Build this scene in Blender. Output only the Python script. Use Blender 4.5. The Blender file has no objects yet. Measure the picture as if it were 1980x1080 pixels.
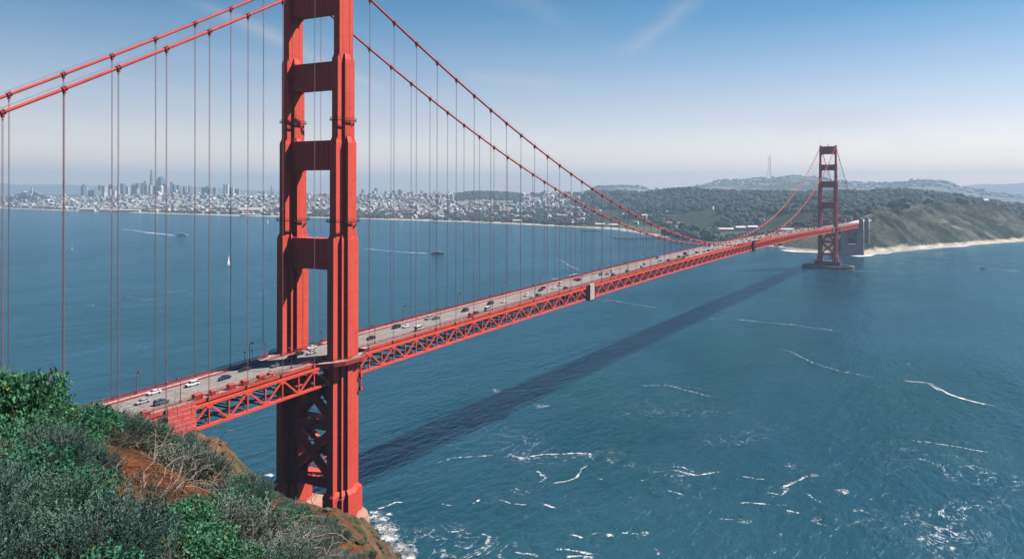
import bpy, math, random
import numpy as np
from mathutils import Vector, Matrix
random.seed(7)
RS = np.random.RandomState(11)
R = math.radians
scene = bpy.context.scene
COL = scene.collection

# ------------------------------------------------------------------ camera
CAM = np.array([-229.74, -231.69, 140.99]); YAW = 0.4891285; PIT = -0.0024123; ROL = 0.0025851; FPX = 1495.0
PX0, PY0 = 1077.49, 373.43            # principal point of the 1980 x 1080 picture
_fw = np.array([math.cos(YAW)*math.cos(PIT), math.sin(YAW)*math.cos(PIT), math.sin(PIT)])
_rt = np.array([math.sin(YAW), -math.cos(YAW), 0.0]); _up = np.cross(_rt, _fw)
RT = math.cos(ROL)*_rt + math.sin(ROL)*_up; UP = -math.sin(ROL)*_rt + math.cos(ROL)*_up
cd = bpy.data.cameras.new('camera'); cam = bpy.data.objects.new('camera', cd); COL.objects.link(cam)
M = Matrix(((RT[0], UP[0], -_fw[0], CAM[0]), (RT[1], UP[1], -_fw[1], CAM[1]), (RT[2], UP[2], -_fw[2], CAM[2]), (0, 0, 0, 1)))
cam.matrix_world = M
cd.sensor_fit = 'HORIZONTAL'; cd.sensor_width = 36; cd.lens = 36*FPX/1980
cd.shift_x = -(PX0-990)/1980; cd.shift_y = (PY0-540)/1980
cd.clip_start = 0.2; cd.clip_end = 80000
scene.camera = cam

# ------------------------------------------------------------------ sun, sky, exposure
SUNV = Vector((0.62, -0.55, 1.0)).normalized()
SUN_EL = math.asin(SUNV.z); SUN_ROT = math.atan2(SUNV.x, SUNV.y)
sd = bpy.data.lights.new('sun', 'SUN'); sd.energy = 5.0; sd.angle = R(0.5); sd.color = (1.0, 0.93, 0.84)
sun = bpy.data.objects.new('sun', sd); COL.objects.link(sun)
sun.rotation_euler = SUNV.to_track_quat('Z', 'Y').to_euler()
world = bpy.data.worlds.new('World'); scene.world = world; world.use_nodes = True
wn = world.node_tree; wn.nodes.clear()
def N(nt, typ, **kw):
    n = nt.nodes.new(typ)
    for k, v in kw.items(): setattr(n, k, v)
    return n
sky = N(wn, 'ShaderNodeTexSky', sky_type='NISHITA', sun_disc=False, sun_elevation=SUN_EL, sun_rotation=SUN_ROT,
        altitude=140, air_density=1.0, dust_density=0.6, ozone_density=3.0)
bg = N(wn, 'ShaderNodeBackground'); bg.inputs['Strength'].default_value = 0.05
wo = N(wn, 'ShaderNodeOutputWorld')
# thin cirrus: soft streaks laid out on a high flat layer
geo = N(wn, 'ShaderNodeTexCoord'); sep = N(wn, 'ShaderNodeSeparateXYZ')
wn.links.new(geo.outputs['Generated'], sep.inputs[0])
def wmath(op, a, b=None, c=None):
    m = N(wn, 'ShaderNodeMath', operation=op)
    for i, v in enumerate((a, b, c)):
        if v is None: continue
        if isinstance(v, (int, float)): m.inputs[i].default_value = v
        else: wn.links.new(v, m.inputs[i])
    return m.outputs[0]
zc = wmath('ADD', wmath('MAXIMUM', sep.outputs[2], 0.0), 0.06)
cx_ = wmath('DIVIDE', sep.outputs[0], zc); cy_ = wmath('DIVIDE', sep.outputs[1], zc)
comb = N(wn, 'ShaderNodeCombineXYZ'); wn.links.new(cx_, comb.inputs[0]); wn.links.new(cy_, comb.inputs[1])
mp = N(wn, 'ShaderNodeMapping'); mp.inputs['Rotation'].default_value = (0, 0, R(-35)); mp.inputs['Scale'].default_value = (0.28, 1.1, 1)
wn.links.new(comb.outputs[0], mp.inputs[0])
cn = N(wn, 'ShaderNodeTexNoise'); cn.inputs['Scale'].default_value = 0.7; cn.inputs['Detail'].default_value = 6; cn.inputs['Roughness'].default_value = 0.55
cn.inputs['Distortion'].default_value = 0.6
wn.links.new(mp.outputs[0], cn.inputs[0])
cr = N(wn, 'ShaderNodeMapRange'); cr.inputs[1].default_value = 0.53; cr.inputs[2].default_value = 0.8; cr.inputs[3].default_value = 0.0; cr.inputs[4].default_value = 0.30
wn.links.new(cn.outputs[0], cr.inputs[0])
def streak(p0, p1, width, strength):
    # a vapour trail: a straight soft line on the cloud layer between two points
    (x0, y0), (x1, y1) = p0, p1
    L = math.hypot(x1-x0, y1-y0); ux, uy = (x1-x0)/L, (y1-y0)/L
    along = wmath('ADD', wmath('MULTIPLY', cx_, ux), wmath('MULTIPLY_ADD', cy_, uy, -(x0*ux+y0*uy)))
    perp = wmath('ADD', wmath('MULTIPLY', cx_, -uy), wmath('MULTIPLY_ADD', cy_, ux, x0*uy-y0*ux))
    wob = wmath('MULTIPLY', wmath('SUBTRACT', cn.outputs[0], 0.5), width*3.0)
    d = wmath('ABSOLUTE', wmath('ADD', perp, wob))
    body = wmath('MAXIMUM', wmath('SUBTRACT', 1.0, wmath('DIVIDE', d, width)), 0.0)
    t = wmath('DIVIDE', along, L)
    ends = wmath('MINIMUM', wmath('MULTIPLY', wmath('MAXIMUM', t, 0.0), 4.0), wmath('MULTIPLY', wmath('MAXIMUM', wmath('SUBTRACT', 1.0, t), 0.0), 4.0))
    ends = wmath('MINIMUM', ends, 1.0)
    return wmath('MULTIPLY', wmath('MULTIPLY', wmath('POWER', body, 1.5), ends), strength)
def skyp(u, v):
    d = _fw + RT*(u-PX0)/FPX - UP*(v-PY0)/FPX; d = d/np.linalg.norm(d)
    return (d[0]/(max(d[2], 0)+0.06), d[1]/(max(d[2], 0)+0.06))
cl = cr.outputs[0]
for a, b, w_, s_ in ((skyp(1400, -30), skyp(1190, 118), 0.12, 0.26), (skyp(330, -20), skyp(760, 190), 0.12, 0.34),
                     (skyp(60, 110), skyp(430, 190), 0.06, 0.3), (skyp(880, 140), skyp(1120, 165), 0.3, 0.3)):
    cl = wmath('ADD', cl, streak(a, b, w_, s_))
cl = wmath('MINIMUM', cl, 0.6)
mix = N(wn, 'ShaderNodeMix', data_type='RGBA'); mix.inputs[7].default_value = (8.4, 8.0, 8.4, 1)
tint = N(wn, 'ShaderNodeMix', data_type='RGBA', blend_type='MULTIPLY'); tint.inputs[0].default_value = 1.0; tint.inputs[7].default_value = (1.0, 1.0, 1.0, 1)
hr = N(wn, 'ShaderNodeValToRGB'); el_ = hr.color_ramp.elements
while len(el_) < 5: el_.new(0.5)
for i_, (p_, c_) in enumerate(((0.0, (4.1, 2.95, 2.4)), (0.09, (2.25, 1.74, 1.64)), (0.15, (1.42, 1.42, 1.46)), (0.22, (0.52, 1.05, 1.24)), (0.40, (0.10, 0.48, 0.86)))): el_[i_].position = p_; el_[i_].color = (*c_, 1)
wn.links.new(sep.outputs[2], hr.inputs[0]); wn.links.new(hr.outputs[0], tint.inputs[7])
wn.links.new(sky.outputs[0], tint.inputs[6]); wn.links.new(tint.outputs[2], mix.inputs[6])
wn.links.new(cl, mix.inputs[0]); wn.links.new(mix.outputs[2], bg.inputs['Color']); wn.links.new(bg.outputs[0], wo.inputs['Surface'])
scene.view_settings.view_transform = 'Standard'; scene.view_settings.look = 'None'
scene.view_settings.exposure = 0.66; scene.view_settings.gamma = 1.0
scene.cycles.volume_bounces = 0
scene.cycles.max_bounces = 6; scene.cycles.diffuse_bounces = 0; scene.cycles.transparent_max_bounces = 12

# ------------------------------------------------------------------ coordinates
def ray(u, v): return _fw + RT*(u-PX0)/FPX - UP*(v-PY0)/FPX
def at(u, v, D): return CAM + ray(u, v)*D                     # point at forward distance D
def on(u, v, z=0.0): d = ray(u, v); return CAM + d*((z-CAM[2])/d[2])   # point on the level z
def fwdist(x, y): return (x-CAM[0])*math.cos(YAW) + (y-CAM[1])*math.sin(YAW)
def col_of(x, y):
    f = fwdist(x, y); r = (x-CAM[0])*_rt[0] + (y-CAM[1])*_rt[1]
    return PX0 + FPX*r/f

# ------------------------------------------------------------------ noise
def _hash(ix, iy, seed):
    h = (ix.astype(np.int64)*374761393 + iy.astype(np.int64)*668265263 + seed*974634777) & 0x7fffffff
    h = ((h ^ (h >> 13))*1274126177) & 0x7fffffff
    return ((h ^ (h >> 16)) & 0xffff)/65535.0
def vnoise(x, y, seed=0):
    x = np.asarray(x, float); y = np.asarray(y, float)
    ix = np.floor(x); iy = np.floor(y); fx = x-ix; fy = y-iy
    fx = fx*fx*(3-2*fx); fy = fy*fy*(3-2*fy)
    a = _hash(ix, iy, seed); b = _hash(ix+1, iy, seed); c = _hash(ix, iy+1, seed); d = _hash(ix+1, iy+1, seed)
    return (a*(1-fx)+b*fx)*(1-fy) + (c*(1-fx)+d*fx)*fy
def fbm(x, y, scale, oct=4, seed=0):
    s = 0; a = 1; t = 0
    for i in range(oct):
        s = s + a*(vnoise(x/scale*2**i+17*i, y/scale*2**i-9*i, seed+i)-0.5); t += a; a *= 0.5
    return s/t*2
def sstep(t): t = np.clip(t, 0, 1); return t*t*(3-2*t)

# ------------------------------------------------------------------ object helpers
def tag(o, label=None, cat=None, group=None, kind=None):
    if label: o['label'] = label
    if cat: o['category'] = cat
    if group: o['group'] = group
    if kind: o['kind'] = kind
    return o
def empty(name, loc=(0, 0, 0), rz=0.0):
    o = bpy.data.objects.new(name, None); COL.objects.link(o); o.location = loc; o.rotation_euler = (0, 0, rz); o.empty_display_size = 0.5
    return o
class MB:
    def __init__(s): s.v = []; s.f = []; s.m = []; s.sm = []
    def add(s, vs, fs, mi=0, smooth=False):
        b = len(s.v); s.v.extend([tuple(map(float, q)) for q in vs])
        for f in fs: s.f.append(tuple(b+i for i in f)); s.m.append(mi); s.sm.append(smooth)
    def box(s, a, b, mi=0):
        x0, y0, z0 = a; x1, y1, z1 = b
        s.add([(x0,y0,z0),(x1,y0,z0),(x1,y1,z0),(x0,y1,z0),(x0,y0,z1),(x1,y0,z1),(x1,y1,z1),(x0,y1,z1)],
              [(3,2,1,0),(4,5,6,7),(0,1,5,4),(1,2,6,5),(2,3,7,6),(3,0,4,7)], mi)
    def cbox(s, c, d, mi=0): s.box([c[i]-d[i]/2 for i in range(3)], [c[i]+d[i]/2 for i in range(3)], mi)
    def beam(s, p0, p1, w, h, mi=0, up=(0, 0, 1)):
        p0 = Vector(p0); p1 = Vector(p1); d = (p1-p0)
        if d.length < 1e-6: return
        d.normalize(); u = Vector(up)
        if abs(d.dot(u)) > 0.99: u = Vector((1, 0, 0))
        sd_ = d.cross(u).normalized()*(w/2); u2 = sd_.cross(d).normalized()*(h/2)
        vs = [p0-sd_-u2, p0+sd_-u2, p0+sd_+u2, p0-sd_+u2, p1-sd_-u2, p1+sd_-u2, p1+sd_+u2, p1-sd_+u2]
        s.add(vs, [(3,2,1,0),(4,5,6,7),(0,1,5,4),(1,2,6,5),(2,3,7,6),(3,0,4,7)], mi)
    def tube(s, pts, rad, n=8, mi=0, caps=True):
        pts = [Vector(p) for p in pts]; k = len(pts)
        if isinstance(rad, (int, float)): rad = [rad]*k
        rings = []
        for i, p in enumerate(pts):
            d = (pts[min(i+1, k-1)]-pts[max(i-1, 0)]).normalized()
            u = Vector((0, 0, 1)) if abs(d.z) < 0.95 else Vector((1, 0, 0))
            a = d.cross(u).normalized(); b = a.cross(d).normalized()
            rings.append([p + (a*math.cos(2*math.pi*j/n) + b*math.sin(2*math.pi*j/n))*rad[i] for j in range(n)])
        vs = [q for r in rings for q in r]; fs = []
        for i in range(k-1):
            for j in range(n): fs.append((i*n+j, i*n+(j+1) % n, (i+1)*n+(j+1) % n, (i+1)*n+j))
        s.add(vs, fs, mi, n > 4)
        if caps: s.add(rings[0], [tuple(range(n))], mi); s.add(rings[-1], [tuple(range(n))[::-1]], mi)
    def prism(s, poly, z0, z1, mi=0, scale_top=1.0, ctr=(0, 0)):
        n = len(poly); b = [(x, y, z0) for x, y in poly]
        t = [(ctr[0]+(x-ctr[0])*scale_top, ctr[1]+(y-ctr[1])*scale_top, z1) for x, y in poly]
        s.add(b+t, [tuple(range(n))[::-1], tuple(range(n, 2*n))] + [(i, (i+1) % n, n+(i+1) % n, n+i) for i in range(n)], mi)
    def mesh(s, name, mats):
        me = bpy.data.meshes.new(name); me.from_pydata(s.v, [], s.f)
        if not isinstance(mats, (list, tuple)): mats = [mats]
        for m in mats: me.materials.append(m)
        if len(mats) > 1: me.polygons.foreach_set('material_index', s.m)
        me.polygons.foreach_set('use_smooth', s.sm)
        me.update(); return me
    def build(s, name, mats, parent=None, loc=None, rz=None):
        o = bpy.data.objects.new(name, s.mesh(name, mats)); COL.objects.link(o)
        if parent is not None: o.parent = parent
        if loc is not None: o.location = loc
        if rz is not None: o.rotation_euler = (0, 0, rz)
        return o
def npmesh(name, V, F, mat, smooth=False, parent=None):
    """V (n,3), F (m,k) arrays -> object"""
    V = np.asarray(V, np.float32); F = np.asarray(F, np.int32)
    me = bpy.data.meshes.new(name); k = F.shape[1]
    me.vertices.add(len(V)); me.vertices.foreach_set('co', V.ravel())
    me.loops.add(F.size); me.loops.foreach_set('vertex_index', F.ravel())
    me.polygons.add(len(F)); me.polygons.foreach_set('loop_start', np.arange(0, F.size, k, dtype=np.int32))
    me.polygons.foreach_set('use_smooth', np.full(len(F), smooth))
    me.update(calc_edges=True); me.materials.append(mat)
    o = bpy.data.objects.new(name, me); COL.objects.link(o)
    if parent is not None: o.parent = parent
    return o
def setcol(me, cols, name='tone'):
    """per-vertex tone attribute (colour variation of leaves, roofs, ground; shade painted in for sprigs, crevices)"""
    at_ = me.attributes.new(name, 'FLOAT_COLOR', 'POINT')
    c = np.ones((len(me.vertices), 4), np.float32); c[:, :3] = cols; at_.data.foreach_set('color', c.ravel())
KIDS = {}
def kids(o): return [c for c in o.children]
def copy_tree(o, parent=None):
    c = o.copy(); COL.objects.link(c); c.parent = parent
    for ch in ALLKIDS.get(o.name, []): copy_tree(ch, c)
    return c
ALLKIDS = {}
def regkids(root):
    def rec(o):
        ALLKIDS[o.name] = list(o.children)
        for c in o.children: rec(c)
    rec(root)

# ------------------------------------------------------------------ materials
def newmat(name, col=(0.5, 0.5, 0.5), rough=0.6, metal=0.0, spec=0.5):
    m = bpy.data.materials.new(name); m.use_nodes = True; nt = m.node_tree
    b = nt.nodes['Principled BSDF']; b.inputs['Base Color'].default_value = (*col, 1); b.inputs['Roughness'].default_value = rough
    b.inputs['Metallic'].default_value = metal; b.inputs['Specular IOR Level'].default_value = spec
    return m
def nz(nt, scale, detail=4, rough=0.55, vec=None, dist=0.0):
    n = N(nt, 'ShaderNodeTexNoise'); n.inputs['Scale'].default_value = scale; n.inputs['Detail'].default_value = detail
    n.inputs['Roughness'].default_value = rough; n.inputs['Distortion'].default_value = dist
    if vec is not None: nt.links.new(vec, n.inputs['Vector'])
    return n.outputs[0]
def ramp(nt, inp, stops):
    r = N(nt, 'ShaderNodeValToRGB'); e = r.color_ramp.elements
    while len(e) < len(stops): e.new(0.5)
    for i, (p, c) in enumerate(stops): e[i].position = p; e[i].color = (*c, 1)
    nt.links.new(inp, r.inputs[0]); return r.outputs[0]
def posn(nt, scale=(1, 1, 1), rot=(0, 0, 0)):
    g = N(nt, 'ShaderNodeNewGeometry'); m = N(nt, 'ShaderNodeMapping'); m.inputs['Scale'].default_value = scale; m.inputs['Rotation'].default_value = rot
    nt.links.new(g.outputs['Position'], m.inputs[0]); return m.outputs[0]
def objc(nt, scale=(1, 1, 1)):
    g = N(nt, 'ShaderNodeTexCoord'); m = N(nt, 'ShaderNodeMapping'); m.inputs['Scale'].default_value = scale
    nt.links.new(g.outputs['Object'], m.inputs[0]); return m.outputs[0]
def mixc(nt, fac, a, b, mode='MIX'):
    m = N(nt, 'ShaderNodeMix', data_type='RGBA', blend_type=mode)
    for i, v in ((0, fac), (6, a), (7, b)):
        if isinstance(v, (int, float)): m.inputs[i].default_value = v
        elif isinstance(v, tuple): m.inputs[i].default_value = (*v, 1)
        else: nt.links.new(v, m.inputs[i])
    return m.outputs[2]
def mth(nt, op, a, b=None, c=None):
    m = N(nt, 'ShaderNodeMath', operation=op)
    for i, v in enumerate((a, b, c)):
        if v is None: continue
        if isinstance(v, (int, float)): m.inputs[i].default_value = v
        else: nt.links.new(v, m.inputs[i])
    return m.outputs[0]
def bump(nt, h, strength=0.5, dist=0.1, normal=None):
    b = N(nt, 'ShaderNodeBump'); b.inputs['Strength'].default_value = strength; b.inputs['Distance'].default_value = dist
    nt.links.new(h, b.inputs['Height'])
    if normal is not None: nt.links.new(normal, b.inputs['Normal'])
    return b.outputs[0]
def varmat(name, c1, c2, scale=1.0, rough=0.7, detail=5, bs=0.0, bd=0.05, spec=0.3, vscale=(1, 1, 1), metal=0.0):
    m = newmat(name, c1, rough, metal, spec); nt = m.node_tree; b = nt.nodes['Principled BSDF']
    n = nz(nt, scale, detail, 0.6, posn(nt, vscale))
    nt.links.new(ramp(nt, n, [(0.3, c1), (0.7, c2)]), b.inputs['Base Color'])
    if bs: nt.links.new(bump(nt, n, bs, bd), b.inputs['Normal'])
    return m

# bridge paint: orange red with vertical weather streaks and riveted plate joints
def redpaint(name, c1, c2, joints=True):
    m = newmat(name, c1, 0.6, 0, 0.2); nt = m.node_tree; b = nt.nodes['Principled BSDF']
    n1 = nz(nt, 0.35, 5, 0.6, posn(nt, (1, 1, 0.12))); n2 = nz(nt, 2.2, 4, 0.6, posn(nt, (1, 1, 0.25)))
    c = mixc(nt, ramp(nt, n1, [(0.35, (0, 0, 0)), (0.7, (1, 1, 1))]), c1, c2)
    c = mixc(nt, ramp(nt, n2, [(0.55, (0, 0, 0)), (0.75, (0.75, 0.75, 0.75))]), c, (0.36, 0.055, 0.04))
    if joints:
        g = N(nt, 'ShaderNodeNewGeometry'); s = N(nt, 'ShaderNodeSeparateXYZ'); nt.links.new(g.outputs['Position'], s.inputs[0])
        z = mth(nt, 'FRACT', mth(nt, 'DIVIDE', s.outputs[2], 5.6)); jz = mth(nt, 'LESS_THAN', z, 0.028)
        h = mth(nt, 'FRACT', mth(nt, 'DIVIDE', mth(nt, 'ADD', s.outputs[0], s.outputs[1]), 1.07)); jh = mth(nt, 'LESS_THAN', h, 0.07)
        j = mth(nt, 'MAXIMUM', jz, mth(nt, 'MULTIPLY', jh, 0.55))
        c = mixc(nt, mth(nt, 'MULTIPLY', j, 0.38), c, (0.22, 0.03, 0.02))
        nt.links.new(bump(nt, mth(nt, 'SUBTRACT', 1.0, j), 0.6, 0.05), b.inputs['Normal'])
    nt.links.new(c, b.inputs['Base Color'])
    return m
RED = redpaint('orange_red_paint', (0.86, 0.115, 0.078), (0.74, 0.085, 0.055))
RED2 = redpaint('orange_red_paint_plain', (0.72, 0.095, 0.065), (0.56, 0.06, 0.042), False)
REDD = varmat('weathered_red_rail', (0.42, 0.038, 0.028), (0.30, 0.03, 0.022), 0.8, 0.6)
ROPE = newmat('suspender_rope', (0.44, 0.19, 0.16), 0.7)
DARKST = varmat('dark_steel', (0.07, 0.022, 0.018), (0.035, 0.015, 0.013), 1.0, 0.6)
ASPH = varmat('roadway_asphalt', (0.33, 0.295, 0.28), (0.24, 0.215, 0.205), 0.35, 0.85, 6, 0.2, 0.02, 0.2, (0.25, 1.6, 1))
nt = ASPH.node_tree; b = nt.nodes['Principled BSDF']; old = b.inputs['Base Color'].links[0].from_socket; g_ = N(nt, 'ShaderNodeNewGeometry'); s_ = N(nt, 'ShaderNodeSeparateXYZ'); nt.links.new(g_.outputs['Position'], s_.inputs[0])
wear = mth(nt, 'MULTIPLY_ADD', mth(nt, 'SINE', mth(nt, 'MULTIPLY', mth(nt, 'ADD', s_.outputs[1], 9.45), 2*math.pi/1.575)), 0.09, 0.93); jt = mth(nt, 'LESS_THAN', mth(nt, 'FRACT', mth(nt, 'DIVIDE', s_.outputs[0], 15.24)), 0.02)
nt.links.new(mixc(nt, jt, mixc(nt, 1.0, old, wear, 'MULTIPLY'), (0.10, 0.09, 0.085)), b.inputs['Base Color'])
WALK = varmat('walkway_concrete', (0.55, 0.46, 0.42), (0.42, 0.33, 0.30), 0.5, 0.85)
CONC = varmat('pale_concrete', (0.72, 0.67, 0.60), (0.55, 0.51, 0.46), 0.12, 0.85, 6, 0.3, 0.2, 0.2, (1, 1, 0.3))
CONCP = varmat('pink_stained_concrete', (0.55, 0.30, 0.24), (0.44, 0.22, 0.17), 0.25, 0.85, 6, 0.3, 0.1)
YEL = newmat('yellow_marking', (0.62, 0.36, 0.10), 0.7)
WHT = newmat('white_marking', (0.66, 0.64, 0.62), 0.7)
BLK = newmat('black_rubber', (0.02, 0.02, 0.02), 0.7)
GLASS = newmat('dark_window_glass', (0.02, 0.03, 0.035), 0.08, 0, 0.8)
GREYM = newmat('grey_metal', (0.25, 0.26, 0.27), 0.45, 0.3)
WHITEP = newmat('white_paint', (0.78, 0.78, 0.77), 0.3)

# ================================================================== THE BRIDGE
PAN = 7.62; SPAN = 1280.16; YB = 13.7; ZT = 226.4
def chord(x):                                   # top of the stiffening truss
    if x < 0: return 74.4 + 0.036*x
    if x > SPAN: return 74.4 - 0.012*(x-SPAN)
    t = x/SPAN; return 74.4 + 8.0*4*t*(1-t)
def road(x): return chord(x) + 1.1
def cable_z(x):
    if 0 <= x <= SPAN: t = x/SPAN; return ZT - 4*142.5*t*(1-t)
    if x < 0: t = -x/342.9; return ZT + (60.5-ZT)*t - 4*7.25*t*(1-t)
    t = (x-SPAN)/342.9; return ZT + (76.0-ZT)*t - 4*7.25*t*(1-t)
def near_key(x, y, z): return (x-CAM[0])**2 + (y-CAM[1])**2 + (z-CAM[2])**2
X0, X1 = -342.9, SPAN+342.9

bridge = empty('suspension_bridge')
tag(bridge, 'orange red suspension bridge with two towers crossing the blue strait', 'bridge')
def repeat_parts(name, items, mat, parent, n=100):
    """items: (centre, MB-filling function); the n nearest are parts, the rest one part"""
    items = sorted(items, key=lambda it: near_key(*it[0]))
    for c, fn in items[:n]:
        m = MB(); fn(m); m.build(name, mat, parent)
    if len(items) > n:
        m = MB()
        for c, fn in items[n:]: fn(m)
        tag(m.build(name, mat, parent), kind='stuff')

# ---- towers
def cruci(pts):                                  # stepped cross plan from one quadrant's corners
    q = list(pts); out = []
    out += [(x, y) for x, y in q]                 # +x -> +y
    out += [(-x, y) for x, y in reversed(q)]
    out += [(-x, -y) for x, y in q]
    out += [(x, -y) for x, y in reversed(q)]
    return out
PA0 = [(7.0, 1.65), (3.55, 1.65), (3.55, 2.75), (1.4, 2.75), (1.4, 3.9)]
PA = [(6.93, 1.6), (3.45, 1.6), (3.45, 2.67), (1.3, 2.67), (1.3, 3.73)]
PB = [(5.63, 1.65), (1.28, 1.65), (1.28, 3.68)]
PC = [(4.63, 1.55), (1.65, 1.55), (1.65, 2.5)]
PD = [(3.7, 1.55)]
PE = [(8.2, 2.7), (4.6, 2.7), (4.6, 3.9), (2.4, 3.9), (2.4, 5.2)]
def leg_mb(y0):
    m = MB()
    def seg(P, z0, z1, cap=0.0):
        poly = [(x, y0+y) for x, y in cruci(P)]
        m.prism(poly, z0, z1)
        if cap:                                   # bevelled shoulder where the leg steps back
            n = len(poly); top = [(x*0.82, y0+(y-y0)*0.78, z1+cap) for x, y in poly]
            m.add([(x, y, z1) for x, y in poly]+top, [tuple(range(n, 2*n))]+[(i, (i+1) % n, n+(i+1) % n, n+i) for i in range(n)])
    seg(PE, 12.5, 22.5, 1.6)
    seg(PA0, 22.0, 70.5)
    seg(PA, 70.4, 121.9, 2.4)
    seg(PB, 121.8, 160.0, 2.4)
    seg(PC, 159.9, 192.6, 2.2)
    seg(PD, 192.5, 225.2)
    m.box((-4.1, y0-1.8, 225.2), (4.1, y0+1.8, 226.0))
    # middle fluting panels on the upper legs (raised thin ribs on the broad faces)
    for zz0, zz1, P in ((160, 192.5, PC), (192.6, 225, PD)):
        hy = P[-1][1]; hx = P[-1][0]
        for fx in (-0.5, 0.5):
            for s in (-1, 1): m.box((fx*hx-0.12, y0+s*(hy+0.02)-0.05, zz0+2.4), (fx*hx+0.12, y0+s*(hy+0.02)+0.05, zz1-1.5))
    return m
def strut_mb(z0, z1, hx, yi, hx2):
    """portal strut between the legs with stepped haunches below and small ones above"""
    m = MB(); m.box((-hx, -yi, z0), (hx, yi, z1))
    m.box((-hx-0.25, -yi, z1), (hx+0.25, yi, z1+0.7)); m.box((-hx-0.25, -yi, z0-0.45), (hx+0.25, yi, z0))
    for i in range(9):                            # vertical ribs pressed into the face
        y = -yi + (i+0.5)*2*yi/9
        for s in (-1, 1): m.box((s*hx-0.12, y-0.22, z0+1.4), (s*hx+0.12, y+0.22, z1-1.2))
    for s in (-1, 1):
        yi = yi-0.05 if False else yi
        for (w, h) in ((2.5, 0.55), (1.7, 1.1), (1.0, 1.9), (0.45, 3.0)):
            a, b = sorted((s*yi, s*(yi-w)))
            m.box((-hx2*(1-0.01*h), a, z0-0.45-h), (hx2*(1-0.01*h), b, z0-0.4))
        for (w, h) in ((1.5, 0.5), (0.7, 1.2)):
            a, b = sorted((s*yi, s*(yi-w)))
            m.box((-hx2*(1-0.01*h), a, z1+0.6), (hx2*(1-0.01*h), b, z1+0.7+h))
    return m
def make_tower():
    t = empty('tower'); t.parent = bridge
    for y0 in (YB, -YB):
        m = leg_mb(y0); m.build('leg', RED, t)
    strut_mb(110.2, 121.3, 2.6, YB-1.5, 2.3).build('portal_strut', RED, t)
    strut_mb(149.7, 160.2, 2.4, YB-1.5, 2.1).build('portal_strut', RED, t)
    strut_mb(181.7, 191.3, 2.2, YB-1.45, 1.9).build('portal_strut', RED, t)
    strut_mb(211.8, 225.3, 2.3, YB-1.45, 2.0).build('portal_strut', RED, t)
    # cross bracing below the deck: two X panels and three level struts
    def br(a, b, w, h):
        m = MB()
        for xs in (-3.0, 3.0): m.beam((xs, a[0], a[1]), (xs, b[0], b[1]), w, h, up=(1, 0, 0))
        n = int(math.hypot(b[0]-a[0], b[1]-a[1])/2.2)
        for i in range(n):
            f = (i+0.5)/n; y = a[0]+(b[0]-a[0])*f; z = a[1]+(b[1]-a[1])*f
            m.beam((-3, y, z), (3, y, z), 0.45, 0.45)
        return m
    yi = YB-2.7
    for za, zb in ((50.2, 71.0), (27.5, 46.5)):
        br((-yi, za), (yi, zb), 2.9, 1.6).build('diagonal_brace', RED, t)
        br((-yi, zb), (yi, za), 2.9, 1.6).build('diagonal_brace', RED, t)
    for z in (48.3, 25.6):
        m = MB(); m.box((-3.6, -yi, z-1.9), (3.6, yi, z+1.9))
        for k in range(12):
            y = -yi+(k+0.5)*2*yi/12; m.box((-3.72, y-0.12, z-1.5), (3.72, y+0.12, z+1.5))
        for xs in (-3.5, 3.5):
            m.beam((xs, -yi, z+2.8), (xs, yi, z+2.8), 0.12, 0.12)
            for k in range(10): m.beam((xs, -yi+(k+.5)*2*yi/10, z+1.9), (xs, -yi+(k+.5)*2*yi/10, z+2.8), 0.1, 0.1)
        m.build('level_strut', RED, t)
    for y0 in (YB, -YB):                           # painters' walkways round the legs with pickets
        for z, P in ((168.6, PC), (128.8, PB)):
            m = MB(); poly = cruci(P); hx = P[0][0]+0.75; hy = P[-1][1]+0.75
            ring = [(-hx, -hy*0.55), (-hx*0.6, -hy), (hx*0.6, -hy), (hx, -hy*0.55), (hx, hy*0.55), (hx*0.6, hy), (-hx*0.6, hy), (-hx, hy*0.55)]
            for i in range(8):
                a = ring[i]; b = ring[(i+1) % 8]
                for zz, th in ((z, 0.3), (z+1.1, 0.09), (z+0.6, 0.06)):
                    m.beam((a[0], y0+a[1], zz), (b[0], y0+b[1], zz), 0.5 if zz == z else 0.07, th*0.7)
                L = math.hypot(b[0]-a[0], b[1]-a[1]); n = max(2, int(L/0.9))
                for k in range(n):
                    f = k/n; x = a[0]+(b[0]-a[0])*f; y = a[1]+(b[1]-a[1])*f
                    m.beam((x, y0+y, z), (x, y0+y, z+1.15), 0.07, 0.07)
            m.build('painters_walkway', DARKST, t)
        m = MB(); m.box((-2.6, y0-1.2, 226.0), (2.6, y0+1.2, 227.3)); m.tube([(-3.4, y0, 226.6), (0, y0, 227.6), (3.4, y0, 226.6)], 0.75, 10)
        m.build('cable_saddle', RED2, t)
        m = MB(); m.tube([(0.9, y0, 227.2), (0.9, y0, 231.0)], 0.22, 8); m.tube([(0.9, y0, 231.0), (0.9, y0, 231.9)], [0.5, 0.35], 8)
        m.build('beacon', GREYM, t)
    m = MB(); m.tube([(0, 0, 226), (0, 0, 228.3)], 0.25, 8); m.tube([(0, 0, 228.3), (0, 0, 230.0)], [0.9, 0.8], 10); m.build('beacon', GREYM, t)
    for y0 in (YB, -YB):                           # sidewalk bulging round the outside of the leg
        s = 1 if y0 > 0 else -1
        m = MB(); pts = [(-14, s*12.8), (-8.8, s*(13.6+3.6)), (-4.6, s*(13.7+5.4)), (4.6, s*(13.7+5.4)), (8.8, s*(13.6+3.6)), (14, s*12.8)]
        if s < 0: pts = pts[::-1]
        m.prism(pts, 74.25, 75.15); m.build('leg_walkway', WALK, t)
        m = MB()
        for i in range(5):
            a, b = pts[i], pts[i+1]
            m.beam((a[0], a[1], 74.3), (b[0], b[1], 74.3), 0.5, 1.5)
        m.build('walkway_fascia', REDD, t)
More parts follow.
